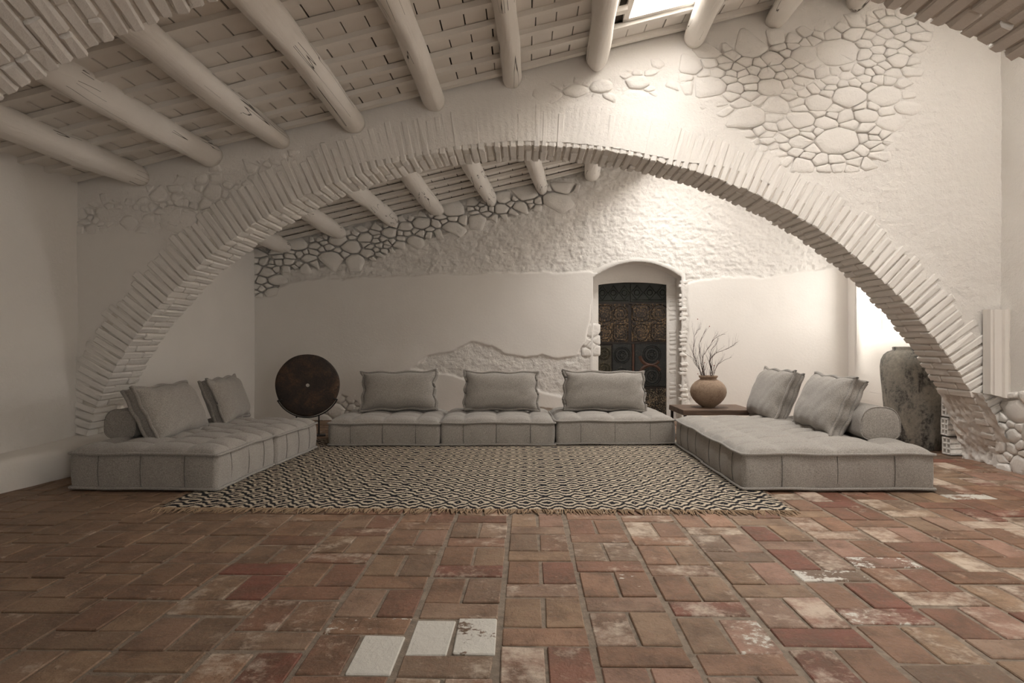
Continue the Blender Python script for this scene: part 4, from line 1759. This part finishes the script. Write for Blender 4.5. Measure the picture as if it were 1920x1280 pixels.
def bolster(label, loc, rotz, L, r, seed, tall=1.0):
    root = thing('bolster', label, 'bolster', loc, rotz, 'bolsters at the ends of the rows')
    n = 40
    prof = []
    for k in range(n):
        a = 2 * math.pi * k / n
        c, s = math.cos(a), math.sin(a)
        e = 0.72
        x = math.copysign(abs(c) ** e, c) * r * (1.0 + 0.13 * (s < 0) * abs(s))
        z = math.copysign(abs(s) ** (e if s < 0 else 0.95), s) * r * tall * (0.86 if s < 0 else 1.0)
        prof.append((x, z + r * 0.86 * tall))
    mb = MB()
    ys = [(-L / 2 - 0.012, 0.60), (-L / 2 - 0.006, 0.88), (-L / 2, 0.985)] + [(-L / 2 + L * q, 1.0 + 0.012 * math.sin(q * 6)) for q in (0.02, .2, .4, .6, .8, .98)] + [(L / 2, 0.985), (L / 2 + 0.006, 0.88), (L / 2 + 0.012, 0.6)]
    zc = r * 0.86 * tall
    for (y, k) in ys:
        for (x, z) in prof:
            mb.v.append((x * k, y, zc + (z - zc) * k))
    m = len(ys)
    for i in range(m - 1):
        for k in range(n):
            mb.f.append((i * n + k, i * n + (k + 1) % n, (i + 1) * n + (k + 1) % n, (i + 1) * n + k))
    for ring0, yy, flip in ((0, -L / 2 - 0.016, False), ((m - 1) * n, L / 2 + 0.016, True)):
        c = len(mb.v)
        mb.v.append((0, yy, zc))
        for k in range(n):
            f = (c, ring0 + (k + 1) % n, ring0 + k)
            mb.f.append(f[::-1] if flip else f)
    link('cover', mb.mesh('cover', True), M_FAB, root)
    for y in (-L / 2, L / 2):
        pm = MB()
        pm.tube([(x * 1.0, y, zc + (z - zc) * 1.0) for x, z in prof], 0.005, 6, closed=True)
        link('piping', pm.mesh('piping', True), M_PIPE, root)
    return root


bolster('grey bolster behind the front cushion of the left row', (-3.22, 5.83, 0.325), R1(-2), 0.72, 0.128, 31, 0.98)
bolster('grey bolster behind the front cushion of the right row', (2.82, 5.92, 0.318), R1(-3), 0.80, 0.150, 32, 0.95)

# ------------------------------------------------------------------ disc on its stand
dp = P(577, 722, 8.02)


def build_disc():
    R = 0.362
    rot = R1(16)
    st = thing('disc_stand', 'black iron stand with two prongs holding the round disc by the back wall', 'stand', (dp.x, dp.y + 0.0, 0.0), rot)
    mb = MB()
    mb.box(-0.20, 0.20, -0.07, 0.10, 0.0, 0.012)
    link('base', mb.mesh('base'), M_IRON, st)
    for sx in (-1, 1):
        b = MB()
        zc = dp.z
        bot = zc - math.sqrt(R * R - 0.125 ** 2) - 0.006
        b.box(sx * 0.125 - 0.009, sx * 0.125 + 0.009, -0.012, 0.012, 0.01, bot)
        link('upright', b.mesh('upright'), M_IRON, st)
    # cradle following the rim
    c = MB()
    pts = []
    for k in range(31):
        a = R1(-90 - 62 + 124 * k / 30)
        pts.append((math.cos(a) * (R + 0.012), 0.0, dp.z + math.sin(a) * (R + 0.012)))
    c.tube(pts, 0.008, 6)
    cr = link('cradle', c.mesh('cradle'), M_IRON, st)
    for sx in (-1, 1):
        a = R1(-90 + sx * 62)
        h = MB()
        x, z = math.cos(a) * (R + 0.010), dp.z + math.sin(a) * (R + 0.010)
        h.tube([(x, 0.03, z), (x, -0.036, z), (x - sx * 0.045, -0.038, z + 0.018)], [0.011, 0.011, 0.010], 6)
        link('hook', h.mesh('hook'), M_IRON, cr)
    d = MB()
    rim = [(0.021, 0.020), (0.10, 0.0225), (0.25, 0.022), (0.335, 0.020), (R - 0.004, 0.014), (R, 0.006), (R, -0.006), (R - 0.004, -0.014), (0.335, -0.020), (0.25, -0.022), (0.10, -0.0225), (0.021, -0.020), (0.021, 0.020)]
    d.lathe(rim, 72, lambda q, z: 0.006 * math.sin(q * 3 + 1) + 0.004 * math.sin(q * 7))
    o = link('round_disc', d.mesh('round_disc', True), M_DISC)
    o.matrix_world = Matrix.Translation(dp) @ Matrix.Rotation(rot, 4, 'Z') @ Matrix.Rotation(R1(90), 4, 'X')
    tag(o, 'large dark rust-brown round disc with a small centre hole on an iron stand', 'disc')


build_disc()

# ------------------------------------------------------------------ low table, vase, twigs
def build_table():
    w, d, H, th = 0.80, 0.66, 0.352, 0.062
    ang = R1(1.5)
    t = thing('low_table', 'low dark wooden table with a thick plank top between the rows, under the vase', 'table', (2.115, 7.955, 0.0), ang)
    vs, fs = chamfer_box(w, d, th, 0.006, 0.002)
    link('tabletop', mesh_from('tabletop', [(v[0], v[1], v[2] + H - th / 2) for v in vs], fs), M_WOOD, t)
    for sx in (-1, 1):
        for sy in (-1, 1):
            b = MB()
            x, y = sx * (w / 2 - 0.03), sy * (d / 2 - 0.03)
            b.box(x - 0.014, x + 0.014, y - 0.014, y + 0.014, 0.0, H - th)
            link('leg', b.mesh('leg'), M_IRON, t)
    return H


TH = build_table()
vp = (P(1328, 757, 7.95).x, 7.95, TH)


def build_vase():
    prof = [(0.001, 0.0), (0.070, 0.0), (0.078, 0.010), (0.095, 0.020), (0.135, 0.050), (0.170, 0.090), (0.193, 0.130), (0.202, 0.172), (0.197, 0.215), (0.180, 0.250), (0.150, 0.285), (0.115, 0.308), (0.092, 0.318),
            (0.090, 0.326), (0.098, 0.336), (0.107, 0.350), (0.106, 0.358), (0.098, 0.360), (0.090, 0.352), (0.080, 0.330), (0.085, 0.318), (0.13, 0.29), (0.18, 0.21), (0.18, 0.13), (0.12, 0.05), (0.001, 0.02)]
    mb = MB()
    mb.lathe(prof, 56, lambda q, z: 0.006 * math.sin(q * 2 + z * 9))
    o = link('round_vase', mb.mesh('round_vase', True), M_VASE)
    o.location = vp
    tag(o, 'round tan terracotta vase with a flared lip standing on the low wooden table', 'vase')


build_vase()


def px_branch(pts, dy):
    return [P(u, v, vp[1] + dy) for u, v in pts]


def twigs(mb, berries, pts, r0, rnd, depth=0):
    """a crooked stem and its side shoots"""
    pts = [Vector(p) for p in pts]
    fine = []
    for a, b in zip(pts[:-1], pts[1:]):
        n = max(2, int((b - a).length / 0.025))
        for k in range(n):
            j = Vector((rnd.uniform(-1, 1), rnd.uniform(-1, 1), rnd.uniform(-1, 1))) * 0.0035
            fine.append(a.lerp(b, k / n) + j)
    fine.append(pts[-1])
    m = len(fine)
    rad = [r0 * (1 - 0.75 * i / (m - 1)) for i in range(m)]
    mb.tube(fine, rad, 5)
    if depth >= 2:
        return
    for i in range(int(m * 0.30), m - 1):
        if rnd.random() < (0.55 if depth == 0 else 0.30):
            d = (fine[min(i + 1, m - 1)] - fine[i]).normalized()
            side = Vector((rnd.uniform(-1, 1), rnd.uniform(-1, 1), rnd.uniform(0.0, 0.9))).normalized()
            v = (d * 0.85 + side * 0.65).normalized()
            L = rnd.uniform(0.06, 0.17) * (1 if depth == 0 else 0.6)
            p = fine[i]
            q = [p, p + v * L * .5 + Vector((0, 0, 0.006)), p + v * L + Vector((rnd.uniform(-.01, .01), 0, 0.02))]
            twigs(mb, berries, q, rad[i] * 0.65, rnd, depth + 1)
            if rnd.random() < 0.06:
                berries.append(q[-1])


BR = [
    ('dry twig reaching furthest left out of the tan vase', [(1318, 712), (1313, 697), (1308, 688), (1299, 672), (1284, 661)], 0.00, 0.0042),
    ('dry twig rising at the left of the vase with a hooked tip', [(1320, 712), (1314, 696), (1305, 678), (1299, 660), (1302, 640), (1301, 632), (1307, 620), (1314, 616)], -0.02, 0.0045),
    ('tall upright dry twig left of centre in the vase', [(1322, 712), (1317, 694), (1313, 672), (1311, 645), (1316, 632), (1325, 616)], 0.03, 0.0048),
    ('dry twig curving from the vase middle towards its upper right', [(1324, 712), (1318, 690), (1318, 668), (1328, 652), (1338, 636), (1352, 628), (1360, 626)], -0.03, 0.0048),
    ('long dry twig stretching furthest right above the vase', [(1332, 712), (1336, 696), (1331, 680), (1334, 668), (1346, 660), (1366, 653), (1376, 645), (1383, 641)], 0.02, 0.0048),
    ('low forked dry twig at the right of the vase mouth', [(1336, 712), (1340, 694), (1346, 683), (1358, 675), (1372, 669)], -0.01, 0.0040),
    ('thin upright dry twig right of centre in the vase', [(1331, 712), (1333, 694), (1331, 676), (1333, 656), (1343, 645), (1346, 634)], 0.045, 0.0042),
]
for k, (lab, pts, dy, r) in enumerate(BR):
    mb, be = MB(), []
    rnd = random.Random(50 + k)
    pp = px_branch(pts, dy)
    pp[0] = Vector((vp[0] + (pp[0].x - vp[0]) * 0.5, vp[1] + dy * 0.6, vp[2] + 0.2))
    pp.insert(0, Vector((vp[0] + (pp[0].x - vp[0]) * 0.3, vp[1], vp[2] + 0.03)))
    twigs(mb, be, pp, r * 1.3, rnd)
    o = thing('dry_branch', lab, 'branch', (vp[0], vp[1], vp[2]), 0, 'dry branches in the vase')
    off = Vector(vp)
    mb.v = [tuple(Vector(v) - off) for v in mb.v]
    stem = link('stem', mb.mesh('stem'), M_TWIG, o)
    for p in be[:3]:
        bm_ = MB()
        bm_.lathe([(0.0005, -0.006), (0.005, -0.003), (0.006, 0.001), (0.004, 0.005), (0.0005, 0.006)], 8)
        bo = link('berry', bm_.mesh('berry', True), M_BERRY, stem)
        bo.location = p - off

# ------------------------------------------------------------------ tall jar behind the arch
def build_jar():
    prof = [(0.001, 0.0), (0.235, 0.0), (0.25, 0.012), (0.262, 0.10), (0.285, 0.25), (0.303, 0.42), (0.318, 0.60), (0.330, 0.76), (0.332, 0.84), (0.322, 0.91), (0.298, 0.962), (0.262, 0.995), (0.222, 1.008), (0.214, 1.018),
            (0.220, 1.038), (0.210, 1.046), (0.196, 1.040), (0.190, 1.0), (0.25, 0.95), (0.30, 0.83), (0.27, 0.4), (0.2, 0.05), (0.001, 0.04)]
    mb = MB()
    mb.lathe(prof, 72, lambda q, z: 0.010 * math.sin(q * 2 + z * 3) + 0.006 * math.sin(q * 5 + z * 7))
    o = link('tall_jar', mb.mesh('tall_jar', True), M_JAR)
    o.location = (P(1718, 640, 7.28).x, 7.28, 0.0)
    tag(o, 'tall mottled grey stoneware jar standing on the floor behind the right arch foot', 'jar')


build_jar()

# ------------------------------------------------------------------ patchwork tin door
def ridge(mb, pts, y, wdt=0.006, hgt=0.007, closed=True):
    """low raised moulding following a polyline on the panel (local x,z)"""
    n = len(pts)
    b = len(mb.v)
    for i in range(n):
        a, c = pts[(i - 1) % n] if closed else pts[max(i - 1, 0)], pts[(i + 1) % n] if closed else pts[min(i + 1, n - 1)]
        tx, tz = c[0] - a[0], c[1] - a[1]
        L = math.hypot(tx, tz) or 1
        nx, nz = -tz / L, tx / L
        x, z = pts[i]
        mb.v += [(x - nx * wdt, y, z - nz * wdt), (x, y - hgt, z), (x + nx * wdt, y, z + nz * wdt)]
    for i in range(n if closed else n - 1):
        j = (i + 1) % n
        for k in range(2):
            mb.f.append((b + i * 3 + k, b + j * 3 + k, b + j * 3 + k + 1, b + i * 3 + k + 1))


def circ(cx, cz, r, n=20):
    return [(cx + r * math.cos(2 * math.pi * k / n), cz + r * math.sin(2 * math.pi * k / n)) for k in range(n)]


def octa(cx, cz, rx, rz, c=0.35):
    return [(cx - rx, cz - rz * (1 - c)), (cx - rx * (1 - c), cz - rz), (cx + rx * (1 - c), cz - rz), (cx + rx, cz - rz * (1 - c)), (cx + rx, cz + rz * (1 - c)), (cx + rx * (1 - c), cz + rz), (cx - rx * (1 - c), cz + rz), (cx - rx, cz + rz * (1 - c))]


def build_door():
    yf = YD + 0.055
    W = IX1 - IX0 + 0.06
    x0 = IX0 - 0.03
    Htop = IZT + 0.04
    d = link('door_1', MB().box(x0, x0 + W, yf, yf + 0.05, 0.0, Htop).mesh('door_1'), T_FRAME, None, 'structure')
    d['label'] = 'dark door patched from embossed metal sheets inside the arched doorway'
    zz = lambda v: P(1185, v, yf).z
    xx = lambda u: P(u, 600, yf).x

    def panel(u0, u1, v0, v1, mat, motif, proud=0.006):
        a, b, c, e = xx(u0), xx(u1), zz(v1), zz(v0)
        mb = MB()
        y = yf - proud
        vs, fs = chamfer_box(b - a, 0.012, e - c, 0.003, 0.0)
        mb.add([(v[0] + (a + b) / 2, v[1] + y, v[2] + (c + e) / 2) for v in vs], fs)
        y -= 0.006
        cx, cz, w, h = (a + b) / 2, (c + e) / 2, b - a, e - c
        if motif == 'diamond':
            for k in range(3):
                q = a + w * (k + .5) / 3
                ridge(mb, [(q - w / 6.5, cz), (q, cz + h * .38), (q + w / 6.5, cz), (q, cz - h * .38)], y)
                ridge(mb, circ(q, cz, h * .14, 12), y)
            ridge(mb, [(a + .02, c + .03), (b - .02, c + .03)], y, closed=False)
        if motif == 'gold':
            for r in range(2):
                for k in range(2):
                    qx, qz = a + w * (k + .5) / 2, c + h * (r + .5) / 2
                    if (r + k) % 2:
                        ridge(mb, octa(qx, qz, w * .23, h * .21), y, 0.008, 0.009)
                        ridge(mb, octa(qx, qz, w * .15, h * .13), y, 0.004, 0.005)
                    else:
                        ridge(mb, circ(qx, qz, min(w * .22, h * .22)), y, 0.008, 0.009)
                        ridge(mb, circ(qx, qz, min(w * .13, h * .13)), y, 0.004, 0.005)
                    for sx, sz in ((-1, -1), (-1, 1), (1, -1), (1, 1)):
                        ridge(mb, circ(qx + sx * w * .2, qz + sz * h * .19, 0.014, 8), y, 0.004, 0.005)
        if motif == 'scroll':
            for r in range(2):
                qz = c + h * (r * 2 + 1) / 4
                R = min(w, h / 2) * .42
                for f in (1.0, 0.82, 0.5, 0.25):
                    ridge(mb, circ(cx, qz, R * f, 22), y, 0.006 if f > .6 else .004, 0.008)
                for k in range(8):
                    an = k * math.pi / 4
                    ridge(mb, [(cx + R * .25 * math.cos(an), qz + R * .25 * math.sin(an)), (cx + R * .5 * math.cos(an + .25), qz + R * .5 * math.sin(an + .25))], y, 0.005, 0.006, closed=False)
        if motif == 'dots':
            nx, nz = max(3, int(w / 0.09)), max(3, int(h / 0.09))
            for i in range(nx):
                for j in range(nz):
                    ridge(mb, circ(a + w * (i + .5) / nx, c + h * (j + .5) / nz, 0.026, 8), y, 0.007, 0.007)
        # geometry about its own centre so that the speckle travels with it
        o3 = Vector((cx, y, cz))
        mb.v = [tuple(Vector(v) - o3) for v in mb.v]
        o = link('panel', mb.mesh('panel'), mat, d)
        o.location = o3
        return o

    panel(1119, 1181, 531, 567, T_GREEN, 'diamond')
    panel(1182, 1254, 531, 566, T_GREEN, 'diamond', 0.008)
    panel(1119, 1178, 569, 641, T_GOLD, 'gold')
    panel(1184, 1254, 568, 640, T_GOLD, 'gold', 0.009)
    panel(1119, 1146, 648, 706, T_OCHRE, 'scroll')
    panel(1148, 1184, 645, 725, T_TEAL, 'scroll', 0.009)
    panel(1185, 1189, 645, 725, T_RUST, None, 0.012)
    panel(1190, 1254, 644, 724, T_TEAL, 'scroll', 0.007)
    panel(1119, 1254, 727, 790, T_SPECK, 'dots')
    # rust-red bands curling around the rosettes of the lower right sheet
    cx, w_, h_ = (xx(1190) + xx(1254)) / 2, xx(1254) - xx(1190), zz(644) - zz(724)
    for k, cz in enumerate((zz(724) + h_ * .25, zz(724) + h_ * .75)):
        mb = MB()
        R = min(w_, h_ / 2) * .50
        a0, a1 = ((0.5, 3.4), (3.3, 5.6))[k]
        ridge(mb, [(R * math.cos(a) - 0.02, R * math.sin(a)) for a in np.linspace(a0, a1, 16)], 0.0, 0.024, 0.008, closed=False)
        o = link('rust_band', mb.mesh('rust_band'), T_RUST, d)
        o.location = (cx, yf - 0.0135, cz)
    # horizontal straps
    for v in (568, 642.5, 726):
        s = MB().box(x0, x0 + W, yf - 0.016, yf, zz(v) - 0.011, zz(v) + 0.011)
        link('strap', s.mesh('strap'), T_FRAME, d)


build_door()
